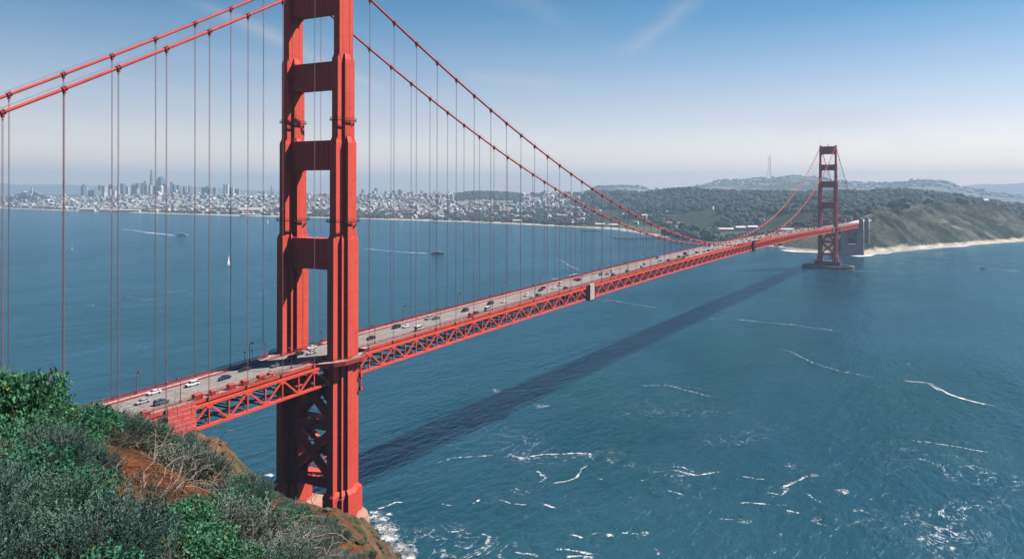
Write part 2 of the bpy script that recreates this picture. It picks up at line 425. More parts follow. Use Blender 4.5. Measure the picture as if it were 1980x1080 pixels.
        m = MB()
        for i in range(5):
            a, b = pts[i], pts[i+1]
            for zz in (75.6, 76.05, 76.5): m.beam((a[0], a[1], zz), (b[0], b[1], zz), 0.1, 0.1)
            L = math.hypot(b[0]-a[0], b[1]-a[1]); n = max(2, int(L/0.5))
            for k in range(n+1):
                f = k/n; x = a[0]+(b[0]-a[0])*f; y = a[1]+(b[1]-a[1])*f; m.beam((x, y, 75.1), (x, y, 76.5), 0.06, 0.06)
        m.build('walkway_railing', REDD, t)
    # little service cabin and cable duct hanging beside the west leg under the deck
    m = MB(); m.box((7.5, -16.0, 62.0), (8.1, -15.4, 72.0)); m.box((7.3, -16.3, 66.0), (8.4, -15.2, 67.6)); m.box((7.3, -16.3, 60.8), (8.4, -15.2, 62.2))
    for z in range(62, 72, 2): m.beam((6.0, -14.9, z), (7.7, -15.6, z), 0.12, 0.12)
    m.build('service_lift', RED2, t)
    return t
tower_n = make_tower()
tower_s = tower_n.copy(); COL.objects.link(tower_s); tower_s.parent = bridge; tower_s.location = (SPAN, 0, 0)
for ch in list(tower_n.children):
    c = ch.copy(); COL.objects.link(c); c.parent = tower_s

# ---- piers
def oval(a, b, n=40, p=2.6): return [(a*abs(math.cos(t))**(2/p)*(1 if math.cos(t) > 0 else -1), b*abs(math.sin(t))**(2/p)*(1 if math.sin(t) > 0 else -1)) for t in [2*math.pi*i/n for i in range(n)]]
m = MB(); m.prism(oval(12.4, 23.6), -6, 10.8); m.prism(oval(11.8, 23.0), 10.8, 13.0); m.build('pier', CONCP, bridge)

m = MB(); P0 = oval(12.5, 23.5); m.prism([(x+SPAN, y) for x, y in P0], -8, 12.6)
m.build('pier', varmat('dark_wet_concrete', (0.16, 0.10, 0.09), (0.08, 0.06, 0.055), 0.2, 0.8), bridge)
m = MB()                                            # oval fender wall round the south pier
A = oval(27, 47, 64, 2.2); B_ = oval(21, 41, 64, 2.2)
n = len(A)
vs = [(x+SPAN, y, -8) for x, y in A]+[(x+SPAN, y, 4.6) for x, y in A]+[(x+SPAN, y, 4.6) for x, y in B_]+[(x+SPAN, y, -8) for x, y in B_]
fs = []
for i in range(n):
    j = (i+1) % n
    fs += [(i, j, n+j, n+i), (n+i, n+j, 2*n+j, 2*n+i), (2*n+i, 2*n+j, 3*n+j, 3*n+i)]
m.add(vs, fs); m.build('fender_wall', varmat('fender_concrete', (0.20, 0.19, 0.18), (0.10, 0.10, 0.10), 0.15, 0.85), bridge)

# ---- main cables with bands
for y0 in (YB, -YB):
    m = MB(); xs = list(np.linspace(X0, 0, 46))+list(np.linspace(0, SPAN, 170))[1:]+list(np.linspace(SPAN, X1, 30))[1:]
    m.tube([(x, y0, cable_z(x)+0.0) for x in xs], 0.46, 10)
    mc = m.build('main_cable', RED2, bridge)
    m = MB()
    for s in (-0.55, 0.55):
        seg = [(x, y0+s, cable_z(x)+1.25) for x in xs]
        m.tube(seg, 0.035, 4)
    m.build('hand_rope', ROPE, mc)
    items = []
    for k in list(range(-21, 0))+list(range(1, 84))+list(range(85, 106)):
        x = k*15.24; z = cable_z(x); sl = (cable_z(x+1)-cable_z(x-1))/2
        def fn(m, x=x, z=z, sl=sl, y0=y0):
            d = Vector((1, 0, sl)).normalized()*0.62; p = Vector((x, y0, z))
            m.tube([p-d, p+d], 0.62, 10); m.tube([p-d*0.9, p-d*0.55], 0.72, 10); m.tube([p+d*0.55, p+d*0.9], 0.72, 10)
            m.box((x-0.25, y0-0.5, z-1.35), (x+0.25, y0+0.5, z-0.45))
            for s in (-0.55, 0.55): m.beam((x, y0+s, z), (x, y0+s, z+1.3), 0.06, 0.06)
        items.append(((x, y0, z), fn))
    repeat_parts('cable_band', items, REDD, mc, 100)

# ---- suspenders: two ropes looped over each band, four strands
items = []
for y0 in (YB, -YB):
    for k in list(range(-21, 0))+list(range(1, 84))+list(range(85, 106)):
        x = k*15.24; z0 = chord(x); z1 = cable_z(x)-0.6
        if z1-z0 < 1.2: continue
        def fn(m, x=x, y0=y0, z0=z0, z1=z1):
            for a in (-0.13, 0.13):
                for b in (-0.12, 0.12): m.tube([(x+a, y0+b, z0), (x+a, y0+b, z1)], 0.033, 5, caps=False)
            zz = z1-5
            m.cbox((x, y0, z1-1.3), (0.36, 0.36, 0.5))
            m.cbox((x, y0, z0+1.4), (0.4, 0.4, 0.8))
            if z1-z0 > 40: m.cbox((x, y0, z0+(z1-z0)*0.45), (0.36, 0.36, 0.25))
        items.append(((x, y0, (z0+z1)/2), fn))
repeat_parts('suspender', items, ROPE, bridge, 100)

# ---- stiffening trusses
def strip(m, ys, xs, zf0, zf1, mi=0):
    """closed bar following the deck curve between y = ys[0] and ys[1]"""
    n = len(xs); vs = []
    for x in xs: vs += [(x, ys[0], zf0(x)), (x, ys[1], zf0(x)), (x, ys[1], zf1(x)), (x, ys[0], zf1(x))]
    fs = [(3, 2, 1, 0), (4*(n-1), 4*(n-1)+1, 4*(n-1)+2, 4*(n-1)+3)]
    for i in range(n-1):
        a = 4*i; b = a+4
        for j in range(4): fs.append((a+j, a+(j+1) % 4, b+(j+1) % 4, b+j))
    m.add(vs, fs, mi)
XN = [k*PAN for k in range(-45, int(X1/PAN)+1)]
XT = [x for x in XN]
for y0 in (YB, -YB):
    s = 1 if y0 > 0 else -1
    tr = empty('stiffening_truss'); tr.parent = bridge
    m = MB(); strip(m, (y0-0.42, y0+0.42), XT, lambda x: chord(x)-0.95, lambda x: chord(x)); m.build('top_chord', RED, tr)
    m = MB(); strip(m, (y0-0.45, y0+0.45), XT, lambda x: chord(x)-7.9, lambda x: chord(x)-7.0); m.build('bottom_chord', RED, tr)
    dg = []; vt = []; gp = []
    for x in XN[:-1]:
        k = int(round(x/PAN)); up = (k % 2 == 0)
        if abs(x) < 5 or abs(x-SPAN) < 5: pass
        def fd(m, x=x, y0=y0, up=up):
            a = (x, y0, chord(x)-(0.6 if up else 7.4)); b = (x+PAN, y0, chord(x+PAN)-(7.4 if up else 0.6))
            m.beam(a, b, 0.62, 0.5, up=(0, 1, 0))
        def fv(m, x=x, y0=y0): m.beam((x, y0, chord(x)-0.95), (x, y0, chord(x)-7.0), 0.45, 0.36, up=(0, 1, 0))
        def fg(m, x=x, y0=y0, up=up):
            z = chord(x)-(1.4 if up else 6.5); w, h = 1.5, 1.0
            m.prism([(x-w, y0-0.36), (x+w, y0-0.36), (x+w, y0+0.36), (x-w, y0+0.36)], z-h/2, z+h/2) if False else None
            t = (z+h/2, z-h/2) if up else (z-h/2, z+h/2)
            m.add([(x-w, y0-.36, t[0]), (x+w, y0-.36, t[0]), (x+w*.45, y0-.36, t[1]), (x-w*.45, y0-.36, t[1]),
                   (x-w, y0+.36, t[0]), (x+w, y0+.36, t[0]), (x+w*.45, y0+.36, t[1]), (x-w*.45, y0+.36, t[1])],
                  [(0,1,2,3),(7,6,5,4),(0,4,5,1),(1,5,6,2),(2,6,7,3),(3,7,4,0)])
        c = (x, y0, chord(x)-3.8); dg.append((c, fd)); vt.append((c, fv)); gp.append((c, fg))
    repeat_parts('diagonal', dg, RED, tr, 100); repeat_parts('vertical_post', vt, RED, tr, 100); repeat_parts('gusset_plate', gp, RED, tr, 100)
# floor beams (trussed) and bottom laterals under the deck
fb = []; lb = []
for x in XN:
    def ff(m, x=x):
        z = chord(x); m.beam((x, -YB, z-0.5), (x, YB, z-0.5), 0.35, 0.7); m.beam((x, -YB, z-3.0), (x, YB, z-3.0), 0.3, 0.35)
        for i in range(8):
            y = -YB+i*YB/4; m.beam((x, y, z-0.7 if i % 2 else z-2.9), (x, y+YB/4, z-2.9 if i % 2 else z-0.7), 0.22, 0.22)
        m.beam((x, -YB, z-7.4), (x, YB, z-7.4), 0.4, 0.5)
    fb.append(((x, 0, chord(x)), ff))
for x in XN[:-1]:
    def fl(m, x=x):
        k = int(round(x/PAN)); z = chord(x)-7.45; z2 = chord(x+PAN)-7.45
        for s in (-1, 1):
            if k % 2: m.beam((x, 0, z), (x+PAN, s*YB, z2), 0.3, 0.3)
            else: m.beam((x, s*YB, z), (x+PAN, 0, z2), 0.3, 0.3)
    lb.append(((x, 0, chord(x)), fl))
repeat_parts('floor_beam', fb, RED2, bridge, 100); repeat_parts('lateral_brace', lb, RED2, bridge, 100)
m = MB()
for y in (-9, -5.4, -1.8, 1.8, 5.4, 9): strip(m, (y-0.15, y+0.15), XT, lambda x: chord(x)-0.1, lambda x: chord(x)+0.6)
for y in (-7.5, 6.5): strip(m, (y-0.5, y+0.5), XT, lambda x: chord(x)-6.9, lambda x: chord(x)-6.4)
m.build('deck_stringers', RED2, bridge)

# ---- deck, sidewalks, kerbs, markings, rails
m = MB(); strip(m, (-9.4, 9.4), XT, lambda x: road(x)-0.45, lambda x: road(x)); m.build('roadway', ASPH, bridge)
YM = -3.1
for y, w, mt, dash in ((YM-0.12, 0.12, YEL, 0), (YM+0.18, 0.12, YEL, 0), (-6.25, 0.14, WHT, 1), (0.02, 0.14, WHT, 1), (3.15, 0.14, WHT, 1), (6.3, 0.14, WHT, 1)):
    m = MB(); n = 0
    if dash:
        x = X0
        while x < 900:
            vs = [(x, y, road(x)+.006), (x+3, y, road(x+3)+.006), (x+3, y+w, road(x+3)+.006), (x, y+w, road(x)+.006)]
            m.add(vs, [(0, 1, 2, 3)]); x += 11
    else:
        for a, b in zip(XT[:-1], XT[1:]): m.add([(a, y, road(a)+.006), (b, y, road(b)+.006), (b, y+w, road(b)+.006), (a, y+w, road(a)+.006)], [(0, 1, 2, 3)])
    m.build('lane_line', mt, bridge)
for s in (-1, 1):
    ya, yb = sorted((s*9.55, s*12.75))
    for (xa, xb) in ((X0, -14), (14, SPAN-14), (SPAN+14, X1)):
        xs = [xa]+[x for x in XT if xa+1 < x < xb-1]+[xb]
        m = MB(); strip(m, (ya, yb), xs, lambda x: chord(x)+0.7, lambda x: road(x)+0.22); m.build('sidewalk', WALK, bridge)
        a2, b2 = sorted((s*12.76, s*13.32)); m = MB()
        strip(m, (a2, b2), xs, lambda x: chord(x)+0.45, lambda x: road(x)+0.36); m.build('deck_fascia', RED2, bridge)
    a2, b2 = sorted((s*9.36, s*9.56)); m = MB(); strip(m, (a2, b2), XT, lambda x: road(x)-0.3, lambda x: road(x)+0.42); m.build('kerb', REDD, bridge)
def railing(y, pick, name, h, xa, xb, gaps=()):
    m = MB(); xs = [x for x in XT if xa <= x <= xb]
    def ok(x): return not any(g0 < x < g1 for g0, g1 in gaps)
    run = []
    for x in xs+[1e9]:
        if x < 1e8 and ok(x): run.append(x)
        else:
            if len(run) > 1:
                for z0, th, w in ((h, 0.14, 0.16), (0.32, 0.08, 0.08)):
                    strip(m, (y-w/2, y+w/2), run, lambda q, z0=z0, th=th: road(q)+z0-th, lambda q, z0=z0: road(q)+z0)
            run = []
    x = xa
    while x < xb:
        if ok(x):
            p = abs(x % 3.81) < pick*0.5
            far = x > 420
            w = 0.13 if p else 0.045
            if far and not p: x += pick; continue
            m.beam((x, y, road(x)+0.2), (x, y, road(x)+h-0.05), w, w)
        x += pick
    return m.build(name, REDD, bridge)
G = ((-14.5, 14.5), (SPAN-14.5, SPAN+14.5))
railing(13.05, 0.19, 'outer_railing', 1.5, X0, X1, G); railing(-13.05, 0.19, 'outer_railing', 1.5, X0, X1, G)
railing(9.75, 0.762, 'roadside_railing', 1.1, X0, X1, ()); railing(-9.75, 0.762, 'roadside_railing', 1.1, X0, X1, ())
# lane tubes standing on the yellow line
m = MB(); x = -110
while x < 520:
    m.tube([(x, YM+0.1, road(x)), (x, YM+0.1, road(x)+0.75)], 0.07, 6); x += 7.62
tag(m.build('lane_tubes', YEL, bridge), kind='stuff')

# ---- concrete pylons and steel arch at the south shore
def pylon(x, w, label, z1, zw, name='concrete_pylon'):
    p = empty(name, (x, 0, 0)); tag(p, label, 'pylon', 'concrete pylons at the south end')
    for s in (-1, 1):
        m = MB(); y0 = s*17.5
        m.box((-5.5, y0-7.5, -3), (5.5, y0+7.5, 8)); m.box((-5.0, y0-6.8, 8), (5.0, y0+6.8, 58))
        m.box((-4.6, s*13.9 if s > 0 else -24.0, 58), (4.6, 24.0 if s > 0 else -13.9, z1-6)); m.box((-3.9, s*14.4 if s > 0 else -23, z1-6), (3.9, 23 if s > 0 else -14.4, z1))
        for k in (-1, 0, 1):
            m.box((k*2.6-0.5, y0-7.05, 10), (k*2.6+0.5, y0+7.05, 56))
        m.build('shaft', CONC, p)
    m = MB(); m.box((-3.6, -10.7, -3), (3.6, 10.7, 24)); m.build('base_wall', CONC, p); m = MB(); m.box((-3.6, -10.7, 52), (3.6, 10.7, zw)); m.build('cross_wall', CONC, p)
    m = MB()
    for s in (-1, 1): m.box((-3.2, s*17.5-3, z1), (3.2, s*17.5+3, z1+1.4))
    m.build('cap', CONC, p)
    return p
pylon(SPAN+345, 12, 'tall pale concrete pylon with a dark recess, nearest beyond the far tower', 80.5, 62.3)
pylon(SPAN+345+104, 12, 'pale concrete pylon behind the steel arch, against the green bluff', 80.5, 62.3)
p = empty('concrete_viaduct_pier', (SPAN+345+150, 0, 0)); tag(p, 'short pale concrete pier at the foot of the green bluff', 'pier')
m = MB()
for s in (-1, 1): m.box((-8, s*13-5, -2), (-3, s*13+5, 50)); m.box((3, s*13-5, -2), (8, s*13+5, 50))
m.build('shaft', CONC, p); m = MB(); m.box((-9, -19, 50), (9, 19, 54)); m.build('cap', CONC, p)
ar = empty('steel_arch', (SPAN+350, 0, 0)); tag(ar, 'orange red steel arch span between the two pale concrete pylons', 'arch')
for s in (-1, 1):
    m = MB(); pts = []
    for i in range(13):
        t = i/12; pts.append((2+t*92, s*12.5, 14+4*38*t*(1-t)))
    for a, b in zip(pts[:-1], pts[1:]):
        m.beam(a, b, 1.0, 1.4); m.beam((a[0], a[1], a[2]+4), (b[0], b[1], b[2]+4), 0.8, 1.0)
        m.beam(a, (b[0], b[1], b[2]+4), 0.4, 0.4)
    m.build('arch_rib', RED2, ar)
    m = MB()
    for q in pts: m.beam((q[0], q[1], q[2]+4), (q[0], q[1], 66), 0.7, 0.7)
    m.beam((2, s*12.5, 66), (94, s*12.5, 66), 1.0, 3.4); m.build('spandrel_post', RED2, ar)
m = MB(); m.box((-2, -13.4, 68), (250, 13.4, 71)); m.build('approach_deck', CONC, ar)

# ---- containment screen hung on the truss near the north end
sc_ = empty('paint_containment_screen', (-72.2, -15.6, 0)); tag(sc_, 'bright red tarpaulin screen hung round the truss above the brown cliff', 'screen')
TARP = newmat('red_tarpaulin', (0.72, 0.10, 0.085), 0.6); nt = TARP.node_tree; b = nt.nodes['Principled BSDF']
g = objc(nt); s_ = N(nt, 'ShaderNodeSeparateXYZ'); nt.links.new(g, s_.inputs[0])
ln = mth(nt, 'LESS_THAN', mth(nt, 'FRACT', mth(nt, 'ADD', mth(nt, 'DIVIDE', s_.outputs[2], 1.55), mth(nt, 'MULTIPLY', s_.outputs[0], 0.012))), 0.09)
n_ = nz(nt, 1.6, 4, 0.6, g)
ce = mixc(nt, ramp(nt, n_, [(0.3, (0, 0, 0)), (0.7, (1, 1, 1))]), (0.74, 0.10, 0.09), (0.62, 0.075, 0.07)); nt.links.new(mixc(nt, ln, ce, (0.75, 0.36, 0.30)), b.inputs['Base Color'])
nt.links.new(bump(nt, n_, 0.5, 0.4), b.inputs['Normal'])
m = MB()
for a in range(6):
    x0 = -4.9+a*1.63
    for k in range(8):
        z0 = 62.6+k*1.45; j = 0.05*math.sin(a*2.1+k); m.box((x0, -0.25+j, z0), (x0+1.63, 0.1+j, z0+1.45))
m.build('tarpaulin', TARP, sc_)
m = MB()
for x in (-5.0, 4.95): m.beam((x, 0.0, 62.0), (x, 0.0, 75.0), 0.2, 0.2)
for z in (62.3, 74.8): m.beam((-5, 0, z), (5, 0, z), 0.2, 0.2)
m.build('scaffold_frame', GREYM, sc_)
m = MB(); m.box((-4.9, 0.3, 62.6), (-4.7, 29, 68)); m.box((4.7, 0.3, 62.6), (4.9, 29, 66.5)); m.box((-4.9, 0.3, 62.4), (4.9, 29, 62.6)); m.build('platform', DARKST, sc_)
def traveler(x, wx, label, mat, z0=-8.6, z1=1.9, depth=2.0):
    t = empty('maintenance_gantry', (x, -14.4, chord(x))); tag(t, label, 'gantry', 'maintenance gantries hanging on the truss')
    m = MB(); m.box((-wx/2, -depth/2-0.6, z0+0.4), (wx/2, depth/2-0.9, z1)); m.build('screen_box', mat, t)
    m = MB()
    for s in (-1, 1):
        m.beam((s*wx/2, -1.7, z0), (s*wx/2, -1.7, z1+0.2), 0.25, 0.25)
    m.box((-wx/2, -1.8, z0), (wx/2, 29, z0+0.4)); m.build('frame', DARKST, t)
    for s in (-1, 1):
        m = MB(); m.tube([(s*wx*0.3, -0.2, z1-0.2), (s*wx*0.3, 0.4, z1+0.1)], 0.35, 10); m.build('wheel', GREYM, t)
    return t
PALE = varmat('pale_pink_sheeting', (0.62, 0.48, 0.42), (0.52, 0.38, 0.33), 0.4, 0.8, 4, 0.4, 0.2)
traveler(224.5, 7.5, 'tall pale sheeted gantry on the truss, nearest the camera side of mid span', PALE)
traveler(SPAN-37, 7, 'pale sheeted gantry on the truss just before the far tower', PALE)
traveler(SPAN+52, 7, 'pale sheeted gantry on the truss just past the far tower', PALE)
traveler(655, 6, 'dark gantry on the truss near the middle of the span', DARKST, -9.5, 3.0)

# ---- street lamps
def make_lamp():
    t = empty('street_lamp'); m = MB()
    m.box((-0.22, -0.22, 0), (0.22, 0.22, 0.9)); m.tube([(0, 0, 0.8), (0, 0, 6.6)], [0.13, 0.085], 8); m.build('pole', REDD, t)
    m = MB(); m.tube([(0, 0, 6.4), (0, 0.12, 7.1), (0, 0.55, 7.5), (0, 1.2, 7.6)], 0.075, 6); m.build('arm', REDD, t)
    m = MB(); m.prism([(-0.26, 0.9), (0.26, 0.9), (0.3, 2.1), (-0.3, 2.1)], 7.45, 7.85, 0, 0.7, (0, 1.5)); m.build('lamp_head', REDD, t)
    m = MB(); m.prism([(-0.2, 1.05), (0.2, 1.05), (0.22, 1.95), (-0.22, 1.95)], 7.36, 7.45); m.build('lens', newmat('amber_lens', (0.5, 0.35, 0.18), 0.3), t)
    return t
lamp0 = make_lamp(); regkids(lamp0)
first = True; side_n = {1: 0, -1: 0}
order = ['first', 'second', 'third', 'fourth', 'fifth', 'sixth', 'seventh', 'eighth', 'ninth', 'tenth', 'eleventh', 'twelfth', 'thirteenth', 'fourteenth']
for s in (1, -1):
    cnt_a = cnt_b = 0
    for k in list(range(-7, 28))+list(range(28, 34)):
        x = 22.86+45.72*k
        if x < -90 or abs(x-SPAN) < 10: continue
        y = s*9.95 if s < 0 else 12.3
        l = lamp0 if first else copy_tree(lamp0); first = False
        l.location = (x, y, road(x)+0.2); l.rotation_euler = (0, 0, 0 if s < 0 else math.pi)
        sidew = 'near west railing' if s < 0 else 'far east railing'
        if x < 0:
            cnt_a += 1; lb_ = 'red lamp by the %s, %s, this side of near tower' % (sidew, {1: 'closest to the cliff', 2: 'closest to the tower'}[cnt_a] if cnt_a < 3 else 'just')
        else:
            cnt_b += 1; lb_ = ('lamp post by the %s, %s one past the near tower' % (sidew, order[cnt_b-1])) if cnt_b <= 14 else 'tiny lamp post by the %s on the far half of the deck' % sidew
        tag(l, lb_, 'street lamp', 'street lamps along the bridge deck')

# short signal posts beside the near tower
def post(x, y, h, lab):
    t = empty('signal_post', (x, y, road(x)+0.2)); tag(t, lab, 'post', 'short posts on the walkway beside the near tower')
    m = MB(); m.tube([(0, 0, 0), (0, 0, h)], 0.09, 8); m.build('pole', REDD, t)
    m = MB(); m.tube([(0, 0, h), (0, 0, h+0.25), (0, 0, h+0.6)], [0.2, 0.3, 0.12], 8); m.build('head', DARKST, t)
post(-24.5, 13.0, 4.0, 'short dark post left of the near tower, behind the tall lamp'); post(-21.0, 13.0, 4.0, 'short dark post left of the near tower, right of the tall lamp')
post(-14.5, 13.4, 5.0, 'dark post tight against the left side of the near tower'); post(17.5, -10.6, 3.4, 'short red post on the west walkway just right of the near tower')
post(20.5, -10.6, 3.4, 'short red post beside the west walkway lamp right of the near tower'); post(15.0, 12.8, 4.2, 'dark post on the far railing just right of the near tower')

# equipment covers and hose coils on the west sidewalk
EQ = varmat('red_equipment_cover', (0.55, 0.05, 0.04), (0.40, 0.035, 0.03), 1.5, 0.5)
eqs = [(-88, 4.5, 1.9), (-81.5, 2.6, 1.5), (-63.5, 3.2, 1.9), (-58.0, 1.8, 1.6), (-50.5, 2.8, 1.8), (-45.0, 2.4, 1.7), (-38.0, 3.0, 1.8), (-34.0, 1.6, 1.5), (92, 2.2, 2.1)]
nm = ['long low red equipment cover beside the brush, start of the west walkway', 'small red equipment cover left of the tarpaulin screen', 'red equipment box just right of the tarpaulin screen',
      'narrow red box second right of the tarpaulin screen', 'red box in the middle of the west walkway row', 'red box right of the middle of the walkway row', 'longer red box near the white hose coils', 'small red box nearest the tower on the west walkway',
      'single red box on the west railing beyond the near tower']
for (x, w, h), lb_ in zip(eqs, nm):
    t = empty('equipment_box', (x, -11.4, road(x)+0.22)); tag(t, lb_, 'equipment box', 'red equipment boxes on the west walkway')
    m = MB(); m.prism([(-w/2, -0.8), (w/2, -0.8), (w/2, 0.8), (-w/2, 0.8)], 0.15, h*0.85, 0, 0.97); m.build('cabinet', EQ, t)
    m = MB(); m.prism([(-w/2-.1, -0.9), (w/2+.1, -0.9), (w/2+.1, 0.9), (-w/2-.1, 0.9)], h*0.85, h, 0, 0.8); m.build('lid', EQ, t)
    for s in (-1, 1):
        m = MB(); m.box((s*w*0.4-0.1, -0.7, 0), (s*w*0.4+0.1, 0.7, 0.15)); m.build('skid', BLK, t)
for i, x in enumerate((-42.0, -36.2, -31.0, -28.2)):
    t = empty('hose_coil', (x, -12.2, road(x)+0.3)); tag(t, ['pale hose coil left of the longer red box', 'pale hose coil beside the longer red box', 'pale hose coil second from the near tower', 'pale hose coil nearest the near tower'][i], 'hose', 'pale hoses on the west walkway')
    m = MB(); pts = [((0.9+0.03*k)*math.cos(k*0.5), 0.5*math.sin(k*0.5), 0.1+0.02*k) for k in range(40)]; m.tube(pts, 0.08, 5); m.build('hose', WHITEP, t)
    m = MB(); m.beam((0.9, 0, 0.1), (3.2, 0.1, 0.1), 0.12, 0.12); m.build('nozzle', GREYM, t)

# ================================================================== WATER
def water_mat():
    m = newmat('strait_water', (0.02, 0.07, 0.09), 0.12, 0, 0.36); nt = m.node_tree; b = nt.nodes['Principled BSDF']; b.inputs['IOR'].default_value = 1.33
    P = posn(nt)
    big = nz(nt, 0.0022, 4, 0.55, posn(nt, (1, 2.2, 1), (0, 0, R(20))), 0.8)
    mid = nz(nt, 0.012, 5, 0.6, posn(nt, (1, 1.8, 1), (0, 0, R(35))), 0.6)
    # own colour: blue water with greener boils where the current churns
    green = ramp(nt, nz(nt, 0.006, 4, 0.5, P, 1.0), [(0.42, (0, 0, 0)), (0.68, (1, 1, 1))])
    c = mixc(nt, green, (0.004, 0.042, 0.064), (0.003, 0.048, 0.052))
    c = mixc(nt, ramp(nt, big, [(0.35, (0, 0, 0)), (0.65, (0.85, 0.85, 0.85))]), c, (0.018, 0.075, 0.11))  # broad paler patches: surface sheen painted into the water colour
    # foam filaments and flecks
    fl = nz(nt, 0.028, 6, 0.62, posn(nt, (1, 1.5, 1), (0, 0, R(-15))), 1.6)
    line = mth(nt, 'SUBTRACT', 1.0, mth(nt, 'MULTIPLY', mth(nt, 'ABSOLUTE', mth(nt, 'SUBTRACT', fl, 0.5)), 75.0))
    gate = ramp(nt, nz(nt, 0.011, 3, 0.5, P, 0.5), [(0.56, (0, 0, 0)), (0.66, (1, 1, 1))])
    brk = ramp(nt, nz(nt, 0.35, 3, 0.7, P), [(0.42, (0, 0, 0)), (0.60, (1, 1, 1))])
    fleck = ramp(nt, nz(nt, 0.55, 5, 0.75, posn(nt, (1, 1.3, 1))), [(0.68, (0, 0, 0)), (0.72, (1, 1, 1))])
    fgate = ramp(nt, nz(nt, 0.018, 4, 0.6, P, 0.8), [(0.56, (0, 0, 0)), (0.70, (1, 1, 1))])
    # churned water lies within a few hundred metres of the north tower and the headland
    g = N(nt, 'ShaderNodeNewGeometry'); s = N(nt, 'ShaderNodeVectorMath', operation='DISTANCE'); nt.links.new(g.outputs['Position'], s.inputs[0]); s.inputs[1].default_value = (60, -165, 0)
    near = N(nt, 'ShaderNodeMapRange'); near.inputs[1].default_value = 110; near.inputs[2].default_value = 270; near.inputs[3].default_value = 1; near.inputs[4].default_value = 0.0
    nt.links.new(s.outputs['Value'], near.inputs[0])
    f1 = mth(nt, 'MULTIPLY', mth(nt, 'MAXIMUM', line, 0.0), mth(nt, 'MULTIPLY', gate, brk))
    f2 = mth(nt, 'MULTIPLY', fleck, mth(nt, 'MULTIPLY', fgate, 0.8))
    foam = mth(nt, 'MINIMUM', mth(nt, 'MULTIPLY', mth(nt, 'ADD', f1, f2), near.outputs[0]), 1.0)
    nt.links.new(mixc(nt, foam, c, (0.72, 0.74, 0.74)), b.inputs['Base Color'])
    r = N(nt, 'ShaderNodeMapRange'); r.inputs[1].default_value = 0.35; r.inputs[2].default_value = 0.65; r.inputs[3].default_value = 0.07; r.inputs[4].default_value = 0.15
    nt.links.new(mid, r.inputs[0]); nt.links.new(mth(nt, 'MAXIMUM', r.outputs[0], mth(nt, 'MULTIPLY', foam, 0.8)), b.inputs['Roughness'])
    w1 = nz(nt, 0.42, 6, 0.6, posn(nt, (1, 1.9, 1), (0, 0, R(35))), 0.4); w2 = nz(nt, 0.10, 5, 0.6, posn(nt, (1, 2.1, 1), (0, 0, R(25))), 0.5)
    w3 = nz(nt, 0.02, 4, 0.5, posn(nt, (1, 2.4, 1), (0, 0, R(15))))
    amp = mth(nt, 'MULTIPLY_ADD', ramp(nt, mid, [(0.36, (0.15, 0.15, 0.15)), (0.64, (1.15, 1.15, 1.15))]), 1.0, 0.0)
    h = mth(nt, 'ADD', mth(nt, 'MULTIPLY', mth(nt, 'MULTIPLY', w1, amp), 0.55), mth(nt, 'ADD', mth(nt, 'MULTIPLY', w2, 1.7), mth(nt, 'MULTIPLY', w3, 3.0)))
    nb = bump(nt, h, 1.0, 1.0)
    df = N(nt, 'ShaderNodeBsdfDiffuse'); gl = N(nt, 'ShaderNodeBsdfGlossy'); fr = N(nt, 'ShaderNodeFresnel'); fr.inputs['IOR'].default_value = 1.33; ms = N(nt, 'ShaderNodeMixShader')
    nt.links.new(b.inputs['Base Color'].links[0].from_socket, df.inputs['Color']); gl.inputs['Color'].default_value = (0.42, 0.78, 1.0, 1); nt.links.new(b.inputs['Roughness'].links[0].from_socket, gl.inputs['Roughness'])
    for q_ in (df, gl, fr): nt.links.new(nb, q_.inputs['Normal'])
    nt.links.new(mth(nt, 'MULTIPLY', fr.outputs[0], 0.9), ms.inputs[0]); nt.links.new(df.outputs[0], ms.inputs[1]); nt.links.new(gl.outputs[0], ms.inputs[2]); nt.links.new(ms.outputs[0], nt.nodes['Material Output'].inputs['Surface']); nt.nodes.remove(b)
    return m
WATER = water_mat()
o = npmesh('sea', [(-14000, -22000, 0), (21000, -22000, 0), (21000, 22000, 0), (-14000, 22000, 0)], [(0, 1, 2, 3)], WATER); tag(o, kind='structure')

# ---- foam: traced streaks lying on the water
FOAM = newmat('foam', (0.78, 0.79, 0.79), 0.8); nt = FOAM.node_tree; b = nt.nodes['Principled BSDF']
at_ = N(nt, 'ShaderNodeAttribute', attribute_name='tone'); sp_ = N(nt, 'ShaderNodeSeparateColor'); nt.links.new(at_.outputs['Color'], sp_.inputs[0])
vo = N(nt, 'ShaderNodeTexVoronoi', feature='DISTANCE_TO_EDGE'); vo.inputs['Scale'].default_value = 0.42; vo2 = N(nt, 'ShaderNodeTexVoronoi', feature='DISTANCE_TO_EDGE'); vo2.inputs['Scale'].default_value = 1.3
wn_ = N(nt, 'ShaderNodeTexNoise'); wn_.inputs['Scale'].default_value = 0.5; wn_.inputs['Detail'].default_value = 5; wp = posn(nt); nt.links.new(wp, wn_.inputs['Vector']); wv = N(nt, 'ShaderNodeVectorMath', operation='MULTIPLY_ADD'); wv.inputs[1].default_value = (3.2, 3.2, 0); nt.links.new(wn_.outputs['Color'], wv.inputs[0]); nt.links.new(wp, wv.inputs[2])
nt.links.new(wv.outputs[0], vo.inputs['Vector']); nt.links.new(wv.outputs[0], vo2.inputs['Vector'])
n3_ = nz(nt, 0.30, 5, 0.7, posn(nt)); n4_ = nz(nt, 2.6, 4, 0.7, posn(nt))
lace = mth(nt, 'SUBTRACT', 1.0, mth(nt, 'ADD', mth(nt, 'MULTIPLY', vo.outputs['Distance'], 2.3), mth(nt, 'MULTIPLY', vo2.outputs['Distance'], 1.1)))
